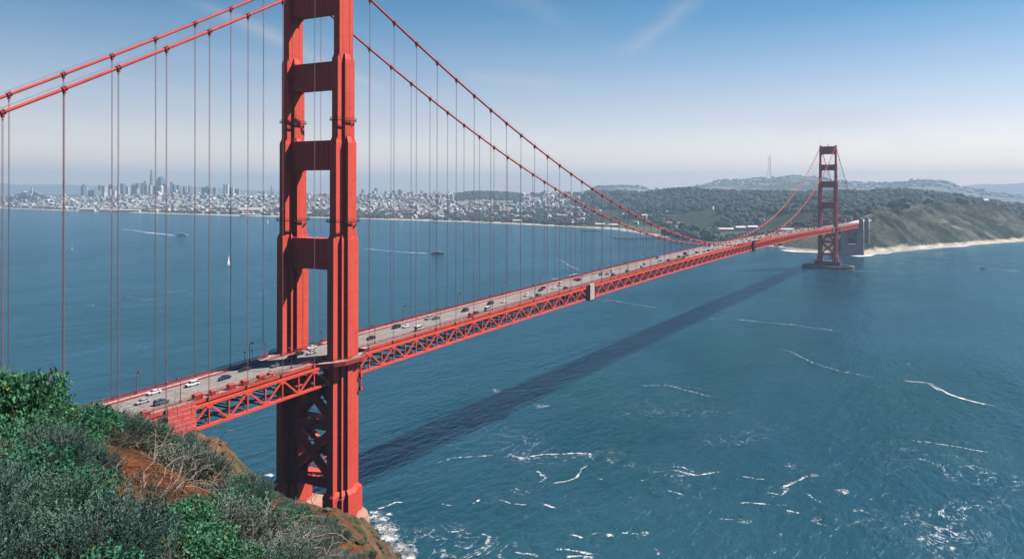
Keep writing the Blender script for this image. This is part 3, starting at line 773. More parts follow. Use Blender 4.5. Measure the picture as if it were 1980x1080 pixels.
val = mth(nt, 'ADD', mth(nt, 'MULTIPLY', lace, 0.55), mth(nt, 'ADD', mth(nt, 'MULTIPLY', mth(nt, 'SUBTRACT', n3_, 0.5), 1.5), mth(nt, 'MULTIPLY', mth(nt, 'SUBTRACT', n4_, 0.5), 0.7)))
a_ = N(nt, 'ShaderNodeMapRange'); nt.links.new(mth(nt, 'ADD', val, mth(nt, 'MULTIPLY', sp_.outputs[0], 0.95)), a_.inputs[0]); a_.inputs[1].default_value = 0.88; a_.inputs[2].default_value = 1.35
nt.links.new(mth(nt, 'MULTIPLY', a_.outputs[0], mth(nt, 'MULTIPLY', sp_.outputs[1], 0.92)), b.inputs['Alpha'])
FV = []; FF = []; FC = []
def foam_line(pts, w, dens=1.0, op=1.0, world_=False, z=0.05):
    w = w*0.95 if w < 3 else w; dens = dens*0.74
    P = [np.array(p if world_ else on(p[0], p[1], z))[:2] for p in pts]
    Q = []
    for a, b2 in zip(P[:-1], P[1:]):
        n = max(2, int(np.linalg.norm(b2-a)/(w*0.8)));
        for i in range(n): Q.append(a+(b2-a)*i/n)
    Q.append(P[-1]); Q = np.array(Q); n = len(Q)
    if n < 3: return
    j = fbm(np.arange(n)*1.0, np.full(n, w*7), 9, 3, int(w*10))*w*1.2
    T = np.gradient(Q, axis=0); T /= np.linalg.norm(T, axis=1)[:, None]+1e-9; Nn = np.stack([-T[:, 1], T[:, 0]], 1); Q = Q+Nn*j[:, None]
    b0 = len(FV)
    for i in range(n):
        t = i/(n-1); e_ = min(1, 5*t, 5*(1-t)); ww = w*(0.55+0.9*_hash(np.array([i//3]), np.array([int(w*100)]), 3)[0])
        for k, (o_, c_) in enumerate(((-1, 0.0), (-0.35, 1.0), (0.35, 1.0), (1, 0.0))):
            p = Q[i]+Nn[i]*ww*o_; FV.append((p[0], p[1], z)); FC.append((c_*dens*e_, op, 0))
    for i in range(n-1):
        for k in range(3): a = b0+4*i+k; FF.append((a, a+1, a+5, a+4))
def foam_patch(u, v, ru, rv, dens=0.9, op=1.0, n=10, z=0.06):
    c = on(u, v, z); b0 = len(FV)
    rings = 5; seg = 20
    ex = (on(u+ru, v, z)-c)[:2]; ey = (on(u, v+rv, z)-c)[:2]
    for r in range(rings+1):
        for k in range(seg):
            a = 2*math.pi*k/seg; rr = r/rings*(1+0.35*float(fbm(np.array([k % seg*1.0]), np.array([u*0.1]), 3, 2, 5)[0]))
            p = c[:2]+ex*rr*math.cos(a)+ey*rr*math.sin(a); FV.append((p[0], p[1], z)); FC.append((dens*(1-(r/rings)**2), op, 0))
    for r in range(rings):
        for k in range(seg): a = b0+r*seg+k; c2 = b0+r*seg+(k+1) % seg; FF.append((a, c2, c2+seg, a+seg))
L = foam_line
L([(832,900),(850,892),(880,884),(915,882),(950,880),(975,877)], 1.0); L([(955,878),(985,876),(1010,886),(1035,880),(1060,877),(1090,876),(1140,876),(1143,888),(1130,894)], 1.5, 1.15)
L([(980,874),(1000,882),(1030,886)], 2.2, 1.0); L([(1025,905),(1045,912),(1058,922),(1050,930),(1035,936)], 1.4); L([(1040,932),(1070,934),(1100,928),(1115,922),(1122,910),(1135,900),(1120,890)], 1.2)
L([(1220,750),(1245,745),(1290,744),(1320,752),(1370,765),(1420,770)], 1.3, 0.95); L([(1290,745),(1340,748),(1400,760)], 0.8, 0.8)
L([(1285,910),(1310,908),(1345,917),(1375,912),(1405,908)], 1.4, 1.1); L([(1290,900),(1320,903),(1350,915)], 1.1); L([(1283,920),(1330,918),(1360,918)], 0.9)
L([(1425,918),(1460,925),(1490,926)], 1.1, 0.9); L([(1500,948),(1530,935),(1560,920),(1568,915)], 1.9, 1.0); L([(1470,950),(1510,955),(1530,940)], 1.3, 1.0); L([(1610,945),(1640,950)], 1.6, 1.0)
L([(1455,668),(1500,672),(1530,680),(1575,702),(1620,716),(1700,731),(1745,736)], 1.0, .92); L([(1725,734),(1797,740),(1830,760),(1880,775),(1950,790)], 1.9, 1.6); L([(1735,735),(1797,740),(1825,758)], 2.0, 1.5)
L([(1755,848),(1800,855),(1870,866),(1940,881)], 1.1, 1.0); L([(1755,849),(1790,855)], 1.4); L([(1515,986),(1555,993)], 1.8, 1.1); L([(1410,978),(1440,970),(1500,975)], 0.9); L([(1380,1002),(1450,1004)], 1.0, 0.8)
L([(1560,950),(1575,965),(1600,975)], 1.0); L([(1560,1005),(1600,1015),(1580,1010)], 1.0); L([(1820,1015),(1850,1035),(1880,1045)], 1.2); L([(1140,586),(1180,580),(1240,590),(1300,600)], 1.3, 1.0)
L([(1380,612),(1450,620),(1530,627),(1620,640),(1680,645)], 2.2, 0.95); L([(1360,618),(1420,612)], 1.5, 0.8)
L([(870,1028),(890,1026)], 1.1); L([(925,1027),(945,1035),(940,1050),(945,1055)], 1.2); L([(1100,1030),(1120,1036),(1125,1042)], 1.2, 1.1); L([(912,974),(930,963)], 1.4, 1.1); L([(955,963),(985,972),(1010,975),(1030,972)], 0.8)
L([(1040,968),(1060,978),(1080,983)], 1.1); L([(850,972),(880,978)], 1.0); L([(1060,1063),(1100,1060),(1140,1070),(1160,1078)], 1.3, 1.1); L([(990,1066),(1030,1072),(1045,1078)], 1.1); L([(1085,1078),(1120,1072),(1160,1076)], 1.4, 1.1)
L([(1285,945),(1310,952),(1330,960)], 1.0, 1.0); L([(1195,1028),(1220,1030),(1240,1032)], 0.9); L([(1260,1055),(1275,1065),(1270,1075)], 0.9)
for u, v, ru, rv, d in ((1178,1034,12,6,.9),(1247,1030,14,8,.85),(1530,900,20,9,.6),(1630,950,20,8,.75),(1660,985,26,8,.6),(1780,1040,14,7,.75),(1815,1030,10,8,.8),(1840,1060,16,8,.8),(1440,1008,26,7,.6),(1580,1003,22,9,.6),(960,755,20,6,.6),(1050,785,26,8,.65),
                        (1210,800,14,6,.5),(715,873,12,5,.8),(1010,955,16,4,.5),(1575,918,18,6,.7)): foam_patch(u, v, ru, rv, d)
# surf round the foot of the headland
for u, v, ru, rv, d in ((748,1025,42,30,0.85),(775,1062,46,30,0.9),(725,1000,30,18,0.8),(725,990,16,6,1.0),(740,1003,18,8,1.1),(738,1020,22,14,1.25),(755,1040,26,16,1.25),(772,1060,26,18,1.3),(790,1078,24,14,1.2),(745,1065,24,24,1.3),(755,993,12,4,1.0),(700,1010,20,14,1.2),(520,918,16,5,.95),(770,1100,40,24,1.3),(800,1125,30,20,1.1)): foam_patch(u, v, ru, rv, d)
L([(715,985),(745,980),(765,970),(795,968)], 1.1, 1.1); L([(505,915),(520,917),(536,916)], 1.4, 1.1)
# tide rip left of the tower and wakes in the bay
for i in range(26):
    u = 165+i*14.5+RS.uniform(-6, 6); v = 583-(u-165)*0.075+RS.uniform(-9, 9); L([(u-RS.uniform(6, 22), v+RS.uniform(-1, 1)), (u, v-0.6), (u+RS.uniform(5, 20), v+RS.uniform(-1, 1))], RS.uniform(0.9, 2.0), 0.95)
for i in range(40):
    u = RS.uniform(150, 535); v = RS.uniform(560, 650); L([(u-8, v), (u, v-.4), (u+8, v)], 0.9, 0.75)
L([(225,441),(260,446),(300,450),(346,455)], 9, 1.35, 0.6); L([(270,449),(310,452),(347,456)], 6, 2.0, 1.0)
L([(690,479),(740,484),(790,488),(833,490)], 4, 1.3, 0.8); L([(760,486),(836,490)], 3.6, 2.0, 1.0)
L([(1065,538),(1090,538),(1105,531),(1130,527)], 2.8, 1.2); L([(1060,498),(1085,503),(1100,513),(1130,526)], 2.2, 1.1, 0.9); L([(1010,489),(1050,494)], 1.6, .8); L([(1065,538),(1080,539)], 3.5, 1.3)
L([(1895,519),(1920,520),(1960,523),(1978,526)], 3, 1.0); L([(1640,521),(1660,524),(1680,523)], 2, 1.1); L([(1590,519),(1640,521),(1655,521)], 1.6, 1.2)
for i in range(46):
    u = RS.uniform(1640, 1980); v = RS.uniform(494, 545); L([(u-RS.uniform(4, 20), v), (u, v-0.4), (u+RS.uniform(4, 18), v+.3)], RS.uniform(1.2, 3), 0.8, 0.9)
for i in range(65):
    u = RS.uniform(760, 1960); v = RS.uniform(850, 1078); w = RS.uniform(0.4, 0.9)
    q = [(u, v)]
    for k in range(RS.randint(2, 5)): q.append((q[-1][0]+RS.uniform(-4, 16), q[-1][1]+RS.uniform(-5, 6)))
    L(q, w, RS.uniform(0.55, 0.9), 0.8)
# surf line and beach wash on the far shore
SH = [(0,408),(130,412),(400,419),(700,425),(900,430),(1080,437),(1190,443),(1290,458),(1400,470),(1500,474.5),(1540,482),(1600,486.5),(1660,491),(1700,486),(1800,476),(1900,468),(1980,462)]
L([(1516,482),(1540,486),(1565,487),(1600,489)], 16, 2.4); L([(1490,476),(1520,478),(1545,480)], 5, 1.3)
L([(1630,489),(1665,495),(1700,490),(1740,485)], 18, 2.6); L([(1660,493),(1700,488),(1750,482.5),(1800,478),(1850,474),(1900,469),(1940,466),(1990,461.5)], 18, 2.8); L([(1700,490),(1760,485),(1820,480)], 8, 1.1)
L([(1080,438),(1190,444.5),(1290,459.5),(1400,471.5),(1500,476)], 4, 0.9); L([(300,419),(400,420.5),(520,423)], 6, 0.7)
o = npmesh('sea_foam', FV, FF, FOAM); setcol(o.data, np.array(FC, np.float32)); tag(o, kind='stuff')

# ================================================================== FAR SHORE
us = np.arange(-900, 3101, 4.0)
def shoreD(u):
    xs = [-900, -300]+[a for a, b in SH]+[2200, 2600, 3100]; ys = [405, 406.5]+[b for a, b in SH]+[450, 433, 418]
    y = np.interp(u, xs, ys); return 141.0*1495/(y-371.6+(u-1077)*0.0026+1.9)
def tz(u, py, D): return np.array([at(a, b, d)[2] for a, b, d in zip(u, py, D)])
def itp(u, *pairs): return np.interp(u, [p[0] for p in pairs], [p[1] for p in pairs])
Ds = shoreD(us)
py2 = itp(us, (1700,411),(1750,409),(1804,404),(1853,400),(1904,407),(1949,415),(1980,418),(2200,422),(3100,422))
D2 = Ds+itp(us, (-900,350),(1150,350),(1290,420),(1400,350),(1600,260),(1700,290),(1853,380),(2000,420),(3100,500))
z2 = np.where(us < 1690, itp(us, (-900,5),(1150,6),(1290,9),(1400,16),(1500,26),(1600,52),(1690,78)), tz(us, py2, D2))
D4 = itp(us, (-900,6600),(1040,6500),(1150,5200),(1330,4300),(1440,4000),(1660,3700),(1800,3500),(1980,3400),(3100,4200)); D4 = np.maximum(D4, D2+600)
py4 = itp(us, (-900,390),(0,385),(35,378),(62,373),(90,382),(150,385),(230,381),(330,379),(420,380),(520,380),(600,380),(700,380),(800,377),(860,377),(900,374),(925,371.5),(955,372),(985,375),(1010,379),(1080,374),(1150,374),(1240,376),(1330,370),(1440,376),(1550,375),(1660,371),(1740,370),(1800,374),(1870,388),(1925,398),(1980,407),(2200,413),(3100,418))
z4 = tz(us, py4, D4)
D3 = (D2*0.55+D4*0.45); z3 = np.where(us < 1150, z2+(z4-z2)*0.28, np.where(us < 1600, z2+(z4-z2)*0.5, z2*0.82+(z4-z2)*0.15))
D5 = D4+1500; z5 = np.full_like(us, 32.0)
D6 = np.full_like(us, 9500.0)
py6 = itp(us, (-900,378),(1080,377),(1140,368),(1155,361),(1190,360),(1237,362),(1265,368),(1300,366.5),(1330,364),(1360,356.5),(1390,349),(1440,347),(1465,343),(1487,344),(1534,337.5),(1559,341),(1584,342.5),(1618,349),(1651,352),(1681,355),(1700,354),(1738,352),(1789,348.5),(1815,349.5),(1849,359),(1882,366.5),(1927,373),(1980,378),(3100,380))
z6 = tz(us, py6, D6)
nodesD = [Ds-60, Ds, Ds+np.where(us > 1640, 55, 18), D2, D3, D4, D5, D6, D6+2500]; nodesZ = [Ds*0-8, Ds*0-0.3, Ds*0+2.2, z2, z3, z4, z5, z6, Ds*0+10]
bl = (us > 1640); nodesZ[2] = np.where(bl, 5.0, 2.2)
nr = 400
T = np.concatenate([[0], np.linspace(0.1, 1, nr-1)]); rows = []
frac = np.linspace(0, 1, nr)
V = np.zeros((nr, len(us), 3)); TC = np.zeros((nr, len(us), 3))
for j, u in enumerate(us):
    nd = [q[j] for q in nodesD]; nzv = [q[j] for q in nodesZ]
    Dd = np.exp(np.linspace(math.log(nd[0]), math.log(nd[-1]), nr))
    k = np.clip(np.searchsorted(nd, Dd)-1, 0, len(nd)-2)
    a = np.array(nd)[k]; b2 = np.array(nd)[k+1]; t = np.clip((Dd-a)/(b2-a), 0, 1); ts = np.where((k <= 2), t**0.75, t*t*(3-2*t))
    z = np.array(nzv)[k]*(1-ts)+np.array(nzv)[k+1]*ts
    d = _fw*0+ray(u, PY0); P = CAM[None, :2]+np.outer(Dd, d[:2]); V[:, j, :2] = P; V[:, j, 2] = z
X = V[..., 0]; Y = V[..., 1]; Z = V[..., 2]
inl = sstep((Z-1.5)/25)
SA = 0.91*X-0.41*Y; SB = 0.41*X+0.91*Y; gul = 0.6*np.abs(fbm(SA, SB*0.22, 70, 5, 21))+0.4*np.abs(fbm(SA+40*np.sin(SB/90), SB*0.3, 26, 4, 25))   # gullies on the bluffs
V[..., 2] = Z+inl*(fbm(X, Y, 420, 5, 3)*14+fbm(X, Y, 90, 3, 9)*4)-inl*sstep((us[None, :]-1640)/60)*(gul*-70+15)*sstep((4000-fwdist(X, Y))/1500)
HX, HY, HZ = X, Y, V[..., 2]
def lin(c): return np.array(c)
GRASS = lin((0.105, 0.118, 0.088)); DKG = lin((0.03, 0.05, 0.03)); CITY = lin((0.30, 0.30, 0.27)); SAND = lin((0.66, 0.58, 0.50)); SCAR = lin((0.30, 0.275, 0.22)); SCRUB = lin((0.03, 0.045, 0.03))
U2 = np.broadcast_to(us[None, :], X.shape); Dg = fwdist(X, Y)
n1 = fbm(X, Y, 200, 4, 31); n2 = fbm(X, Y, 60, 4, 37); n3 = fbm(0.91*X-0.41*Y, (0.41*X+0.91*Y)*0.3, 42, 5, 41)
forest = sstep((n1+0.25+(U2-1150)/700)/0.3)*(U2 > 880); forest = np.where(U2 > 1640, forest*sstep((Dg-D2[None, :]-120)/150), forest*sstep((Dg-D2[None, :]+50)/120))
base = GRASS*(1-sstep(n2*2+.5)[..., None])+np.array((0.12, 0.12, 0.08))*sstep(n2*2+.5)[..., None]
citym = (U2 < 1150)*sstep((Dg-Ds[None, :]-250)/200); base = base*(1-citym[..., None])+CITY*citym[..., None]
bluff = ((U2 > 1640)*(Dg < D2[None, :]+60))[..., None]
bc = GRASS*1.0*(1-sstep(n3*3.2+.6)[..., None])+SCRUB*sstep(n3*3.2+.6)[..., None]; sc2 = sstep((n2*0.6+fbm(SA+0.5*SB, SB*0.2, 34, 4, 47)-0.08)*5)[..., None]*sstep((80-V[..., 2:3])/60+0.3); bc = bc*(1-sc2*.75)+SCAR*sc2*.75
base = np.where(bluff, bc, base); base = base*(1-forest[..., None])+DKG*forest[..., None]
far_ = (Dg > D5[None, :])[..., None]; mixf = sstep(n1*3+0.4)[..., None]; base = np.where(far_, DKG*1.3*(1-mixf)+lin((0.20, 0.20, 0.19))*mixf, base)
sand = sstep((3.6+n2*2+3.4*(U2 > 1640)-V[..., 2])/1.2)[..., None]*((Dg < Ds[None, :]+np.where(U2 > 1640, 110, 90)))[..., None]; base = base*(1-sand)+SAND*sand
LANDM = newmat('shore_land', (0.1, 0.1, 0.05), 0.9, 0, 0.1); nt = LANDM.node_tree; b = nt.nodes['Principled BSDF']
at_ = N(nt, 'ShaderNodeAttribute', attribute_name='tone'); nn = nz(nt, 0.035, 8, 0.75, posn(nt)); 
nt.links.new(mixc(nt, 1.0, at_.outputs['Color'], ramp(nt, nn, [(0.34, (0.35, 0.38, 0.38)), (0.66, (1.6, 1.6, 1.55))]), 'MULTIPLY'), b.inputs['Base Color']); nt.links.new(bump(nt, nn, 1.0, 16.0), b.inputs['Normal'])
nc = len(us); idx = np.arange(nr*nc).reshape(nr, nc)
F = np.stack([idx[:-1, :-1], idx[:-1, 1:], idx[1:, 1:], idx[1:, :-1]], -1).reshape(-1, 4)
o = npmesh('far_shore_terrain', V.reshape(-1, 3), F[:, ::-1], LANDM, True); setcol(o.data, base.reshape(-1, 3)); tag(o, kind='structure')
def hland(u, D):
    j = int(np.clip(round((u+900)/4), 0, nc-1)); Dd = fwdist(HX[:, j], HY[:, j]); return float(np.interp(D, Dd, HZ[:, j]))
def land_pt(u, D): d = ray(u, PY0); p = CAM+d*D; return np.array([p[0], p[1], hland(u, D)])

# distant hazy ridges
m = newmat('distant_ridge', (0.09, 0.11, 0.08), 0.9); VV = []; FFl = []
def ridge(u0, u1, D, pyf, z0=-5):
    n = 60; b0 = len(VV)
    for i in range(n+1):
        u = u0+(u1-u0)*i/n; top = at(u, pyf(u), D); 
        d = ray(u, PY0)
        for dd, zf in ((-1500, 0.0), (-600, 0.6), (0, 1.0), (1500, 0.4)):
            p = CAM+d*(D+dd); VV.append((p[0], p[1], z0+(top[2]-z0)*zf))
    for i in range(n):
        for k in range(3): a = b0+4*i+k; FFl.append((a, a+4, a+5, a+1))
ridge(-900, 620, 17500, lambda u: 354.5+3*math.sin(u/90)+1.2*math.sin(u/23)+max(0, (u-150))*0.045)
ridge(1780, 3000, 16500, lambda u: 354+2*math.sin(u/70)+1.0*math.sin(u/19)+max(0, 1900-u)*0.12)
o = npmesh('distant_hills', VV, FFl, m, True); tag(o, kind='structure')

# ---- tree crowns
def ico(sub):
    import bmesh
    bm = bmesh.new(); bmesh.ops.create_icosphere(bm, subdivisions=sub, radius=1); v = np.array([x.co[:] for x in bm.verts]); f = np.array([[q.index for q in x.verts] for x in bm.faces]); bm.free(); return v, f
IV, IF = ico(2)
def blob(seed, amp=0.45):
    r = np.random.RandomState(seed); d = 1+amp*(r.rand(len(IV))-0.5)*1.3; v = IV*d[:, None]; v[:, 2] = np.where(v[:, 2] < 0, v[:, 2]*0.7, v[:, 2]); return v
BL = [blob(i) for i in range(8)]
LEAFM = newmat('foliage', (0.05, 0.08, 0.04), 0.85, 0, 0.15); nt = LEAFM.node_tree; b = nt.nodes['Principled BSDF']
at_ = N(nt, 'ShaderNodeAttribute', attribute_name='tone'); nt.links.new(at_.outputs['Color'], b.inputs['Base Color'])
def scatter(name, P, S, C, sub=None, kind='stuff'):
    n = len(P); nv = len(IV); V = np.zeros((n*nv, 3), np.float32); F = np.zeros((n*len(IF), 3), np.int32); K = np.zeros((n*nv, 3), np.float32)
    for i in range(n):
        b_ = BL[i % 8]; a = RS.uniform(0, 6.28); c, s = math.cos(a), math.sin(a)
        v = b_*S[i]; V[i*nv:(i+1)*nv, 0] = v[:, 0]*c-v[:, 1]*s+P[i][0]; V[i*nv:(i+1)*nv, 1] = v[:, 0]*s+v[:, 1]*c+P[i][1]; V[i*nv:(i+1)*nv, 2] = v[:, 2]+P[i][2]
        F[i*len(IF):(i+1)*len(IF)] = IF+i*nv; K[i*nv:(i+1)*nv] = C[i]
    o = npmesh(name, V, F, LEAFM); setcol(o.data, K); tag(o, kind=kind); return o
P = []; S = []; C = []
def addtree(u, D, h, w, c):
    q = land_pt(u, D)
    if q[2] < 2.5: return
    q[2] += h*0.45; P.append(q); S.append(np.array([w, w, h*0.62])); C.append(np.array(c)*RS.uniform(0.7, 1.35))
def dcol(): return np.array([0.034, 0.056, 0.044]) if RS.rand() < 0.75 else np.array([0.048, 0.066, 0.046])
k = 0
while k < 5200:                                     # Presidio woods
    u = RS.uniform(1130, 2120); D = RS.uniform(float(np.interp(u, us, D2))+60, float(np.interp(u, us, D4))+250)
    den = float(fbm(np.array([u*3.0]), np.array([D*0.6]), 240, 3, 77)[0])
    bare = u < 1640 and D < float(np.interp(u, us, D2))+500
    if u > 1640 and D < float(np.interp(u, us, D2))+170: continue
    k += 1
    if den < (-0.42 if not bare else 0.05): continue
    addtree(u, D, RS.uniform(10, 24), RS.uniform(9, 19), dcol())
k = 0
while k < 2600:                                     # trees along the waterfront and among the houses
    u = RS.uniform(-150, 1160); dd = float(np.interp(u, us, Ds)); D = dd+RS.uniform(120, 1) if False else dd+120+abs(RS.normal(0, 700)); k += 1
    if D > 6800: continue
    den = float(fbm(np.array([u*4.0]), np.array([D]), 260, 3, 99)[0])
    if den < 0.02 and RS.rand() < 0.8: continue
    addtree(u, D, RS.uniform(9, 16), RS.uniform(8, 15), dcol())
for (u0, u1, D0, D1, n, h) in ((128,232,4720,5000,260,17),(30,90,6300,6700,90,16),(880,1010,5600,6600,420,18),(760,1000,3000,3700,160,14),(1283,1385,2150,2450,170,19),(1290,1600,1980,2250,260,9),(1140,1250,9000,9500,150,16),(700,760,2620,2700,10,13),(560,760,3500,4200,260,13),(1020,1130,2700,3400,200,14),(1380,1480,9300,9600,60,14),(1600,1660,1900,2300,60,12)):
    for i in range(n): addtree(RS.uniform(u0, u1), RS.uniform(D0, D1), h*RS.uniform(0.7, 1.2), h*RS.uniform(0.6, 0.95), dcol())
scatter('distant_woods', P, S, C)

# individual waterfront trees
tm = [None]*3
for i in range(3):
    V3 = []; F3 = []; C3 = []
    for j in range(9):
        bl_ = BL[(i*3+j) % 8]; off = np.array([RS.uniform(-.5, .5), RS.uniform(-.5, .5), 0.75+RS.uniform(-.3, .35)]); s = RS.uniform(0.34, 0.6); F3 += (IF+len(V3)).tolist(); V3 += (bl_*s+off).tolist(); C3 += [np.array([0.045, 0.07, 0.04])*RS.uniform(.7, 1.4)]*len(IV)
    o = npmesh('crown', V3, F3, LEAFM); setcol(o.data, np.array(C3)); tm[i] = o.data; bpy.data.objects.remove(o)
m = MB(); m.tube([(0, 0, -0.1), (0.02, 0, 0.4), (0, 0.02, 0.8)], [0.07, 0.05, 0.02], 6); TRK = m.mesh('trunk', newmat('bark', (0.09, 0.07, 0.055), 0.9))
tl = [(712,2,13,'dark bushy tree standing first right of the near tower on the bay shore'),(722,3,15,'wide dark tree second right of the near tower on the bay shore'),(733,3,14,'dark tree third right of the near tower on the bay shore'),(746,2,11,'small dark tree at the edge of the pale beach field'),
      (1322,60,24,'tall dark tree at the front of the shore grove under the main cable'),(1345,50,22,'tall dark tree on the right of the shore grove under the main cable'),(1300,60,20,'dark tree on the left edge of the shore grove'),(864,20,9,'lone small tree on the pale field by the beach'),(905,20,8,'small dark tree in the middle of the pale beach field'),
      (925,20,8,'small dark tree on the right of the pale beach field'),(1028,30,16,'tall narrow dark tree by the beach left of the white sheds'),(1072,40,17,'dark tree beside the beach just left of the white sheds'),(1560,80,13,'round dark tree left of the far tower above the sea wall'),(1640,160,15,'dark tree above the pale pylon'),(1655,190,14,'dark tree right of the pale pylon top')]
for i, (u, dd, h, lb_) in enumerate(tl):
    D = float(np.interp(u, us, Ds))+dd+70; q = land_pt(u, D); t = empty('tree', q, RS.uniform(0, 6)); t.scale = (h*0.9, h*0.9, h); tag(t, lb_, 'tree', 'trees along the far shore')
    for nm_, me in (('crown', tm[i % 3]), ('trunk', TRK)):
        o = bpy.data.objects.new(nm_, me); COL.objects.link(o); o.parent = t

# ---- city: houses
WALLC = [(0.80, 0.78, 0.74), (0.88, 0.86, 0.84), (0.76, 0.69, 0.60), (0.55, 0.53, 0.50), (0.74, 0.62, 0.56), (0.45, 0.46, 0.47), (0.62, 0.66, 0.66), (0.92, 0.92, 0.92), (0.35, 0.36, 0.38), (0.50, 0.42, 0.36)]
WALLM = newmat('house_walls', (0.6, 0.6, 0.6), 0.8, 0, 0.2); nt = WALLM.node_tree; b = nt.nodes['Principled BSDF']; at_ = N(nt, 'ShaderNodeAttribute', attribute_name='tone')
s_ = N(nt, 'ShaderNodeSeparateXYZ'); nt.links.new(posn(nt), s_.inputs[0]); zz = mth(nt, 'LESS_THAN', mth(nt, 'FRACT', mth(nt, 'DIVIDE', s_.outputs[2], 3.2)), 0.42)
hh = mth(nt, 'LESS_THAN', mth(nt, 'FRACT', mth(nt, 'DIVIDE', mth(nt, 'ADD', s_.outputs[0], s_.outputs[1]), 3.4)), 0.5)
gn = N(nt, 'ShaderNodeNewGeometry'); sn = N(nt, 'ShaderNodeSeparateXYZ'); nt.links.new(gn.outputs['Normal'], sn.inputs[0]); vert = mth(nt, 'LESS_THAN', mth(nt, 'ABSOLUTE', sn.outputs[2]), 0.3)
nt.links.new(mixc(nt, mth(nt, 'MULTIPLY', mth(nt, 'MULTIPLY', mth(nt, 'MULTIPLY', zz, hh), vert), 0.65), at_.outputs['Color'], (0.06, 0.07, 0.08)), b.inputs['Base Color'])
HV = np.array([(-1,-1,0),(1,-1,0),(1,1,0),(-1,1,0),(-1,-1,1),(1,-1,1),(1,1,1),(-1,1,1),(-1,0,1.28),(1,0,1.28)], float)
HF4 = [(0,1,5,4),(1,2,6,5),(2,3,7,6),(3,0,4,7),(4,5,9,8),(6,7,8,9)]; HF3 = [(4,8,7),(5,6,9)]
HFT = np.array([(a,b2,c) for a,b2,c,d in HF4]+[(a,c,d) for a,b2,c,d in HF4]+HF3)
houses = []
tries = 0
def addhouse(u, D, big=1.0):
    q = land_pt(u, D)
    if q[2] < 2.0: return
    w = RS.uniform(5, 9)*big; l = RS.uniform(6, 14)*big; h = RS.uniform(7, 13)*(1 if RS.rand() < 0.9 else 1.9)*big**0.5; a = R(7)+(RS.randint(0, 2)*math.pi/2)+RS.normal(0, 0.08)
    houses.append((D, q, w, l, h, a, RS.randint(0, 10), RS.rand() < 0.45))
for i in range(9500):
    u = RS.uniform(-220, 1165); d0 = float(np.interp(u, us, Ds))+130; d1 = float(np.interp(u, us, D4))+300
    t = RS.rand()**0.8; D = d0+(d1-d0)*t
    n_ = float(fbm(np.array([u*4.0]), np.array([D]), 260, 3, 99)[0])
    wood = (880 < u < 1010 and 5500 < D) or (u > 960 and RS.rand() < (u-960)/230) or (120 < u < 240 and D < 5050)
    if wood or (n_ > 0.12 and RS.rand() < 0.75): continue
    if u > 640 and D < d0+500 and RS.rand() < 0.75: continue
    addhouse(u, D, RS.uniform(0.9, 1.5))
for i in range(900):                                # slopes of the far hills
    u = RS.uniform(1100, 1980); D = RS.uniform(7600, 9350)
    if float(fbm(np.array([u*3.0]), np.array([D]), 300, 3, 55)[0]) > 0: addhouse(u, D, RS.uniform(1.2, 1.9))
for i in range(55):
    u = RS.uniform(1150, 1640); D = float(np.interp(u, us, D2))+RS.uniform(-60, 700)
    if float(fbm(np.array([u*6.0]), np.array([D]), 200, 3, 15)[0]) > 0.0: addhouse(u, D, RS.uniform(0.9, 1.7))
for i in range(60): addhouse(RS.uniform(1900, 2000), RS.uniform(3300, 3900), 1.4)
houses.sort(key=lambda q: q[0]/(q[2]+q[3]))
ROOFM = [newmat('roof_%s' % n_, c, 0.8) for n_, c in (('grey', (0.30, 0.30, 0.31)), ('terracotta', (0.38, 0.17, 0.11)), ('pale', (0.6, 0.58, 0.55)))]
protos = {}
def house_mesh(ci, ri, flat):
    if (ci, ri, flat) in protos: return protos[(ci, ri, flat)]
    m = MB(); m.add(HV[:8].tolist(), [(0,1,5,4),(1,2,6,5),(2,3,7,6),(3,0,4,7)], 0)
    wall = m.mesh('wall', WALLM); setcol(wall, np.tile(WALLC[ci], (8, 1)))
    m = MB()
    if flat: m.box((-1.02, -1.02, 1.0), (1.02, 1.02, 1.06)); m.box((-0.3, -0.3, 1.06), (0.2, 0.1, 1.2))
    else: m.add([(-1.05,-1.08,0.99),(1.05,-1.08,0.99),(1.05,1.08,0.99),(-1.05,1.08,0.99),(-1.05,0,1.3),(1.05,0,1.3)], [(0,1,5,4),(2,3,4,5),(0,4,3),(1,2,5),(3,2,1,0)])
    roof = m.mesh('roof', ROOFM[ri]); protos[(ci, ri, flat)] = (wall, roof); return wall, roof
CN = ['cream', 'white', 'tan', 'grey', 'pinkish', 'slate grey', 'pale blue grey', 'bright white', 'dark grey', 'brown']
for (D, q, w, l, h, a, ci, flat) in houses[:300]:
    ri = RS.randint(0, 3); wall, roof = house_mesh(ci, ri, flat)
    t = empty('house', q-np.array([0, 0, 1.5]), a); t.scale = (w, l, h+1.5)
    uu = col_of(q[0], q[1]); where = 'on the left of the bay shore' if uu < 540 else 'on the bay shore between tower and beach' if uu < 900 else 'in the park behind the long beach' if uu < 1200 else 'among the woods left of the far tower' if uu < 1640 else 'beyond the wooded bluff'
    tag(t, 'small %s house with %s %s' % (CN[ci], 'flat roof' if flat else 'pitched roof', where), 'house', 'houses across the water')
    for nm_, me in (('wall', wall), ('roof', roof)):
        o = bpy.data.objects.new(nm_, me); COL.objects.link(o); o.parent = t
rest = houses[300:]; n = len(rest); V = np.zeros((n*10, 3)); K = np.zeros((n*10, 3)); F = np.zeros((n*len(HFT), 3), int)
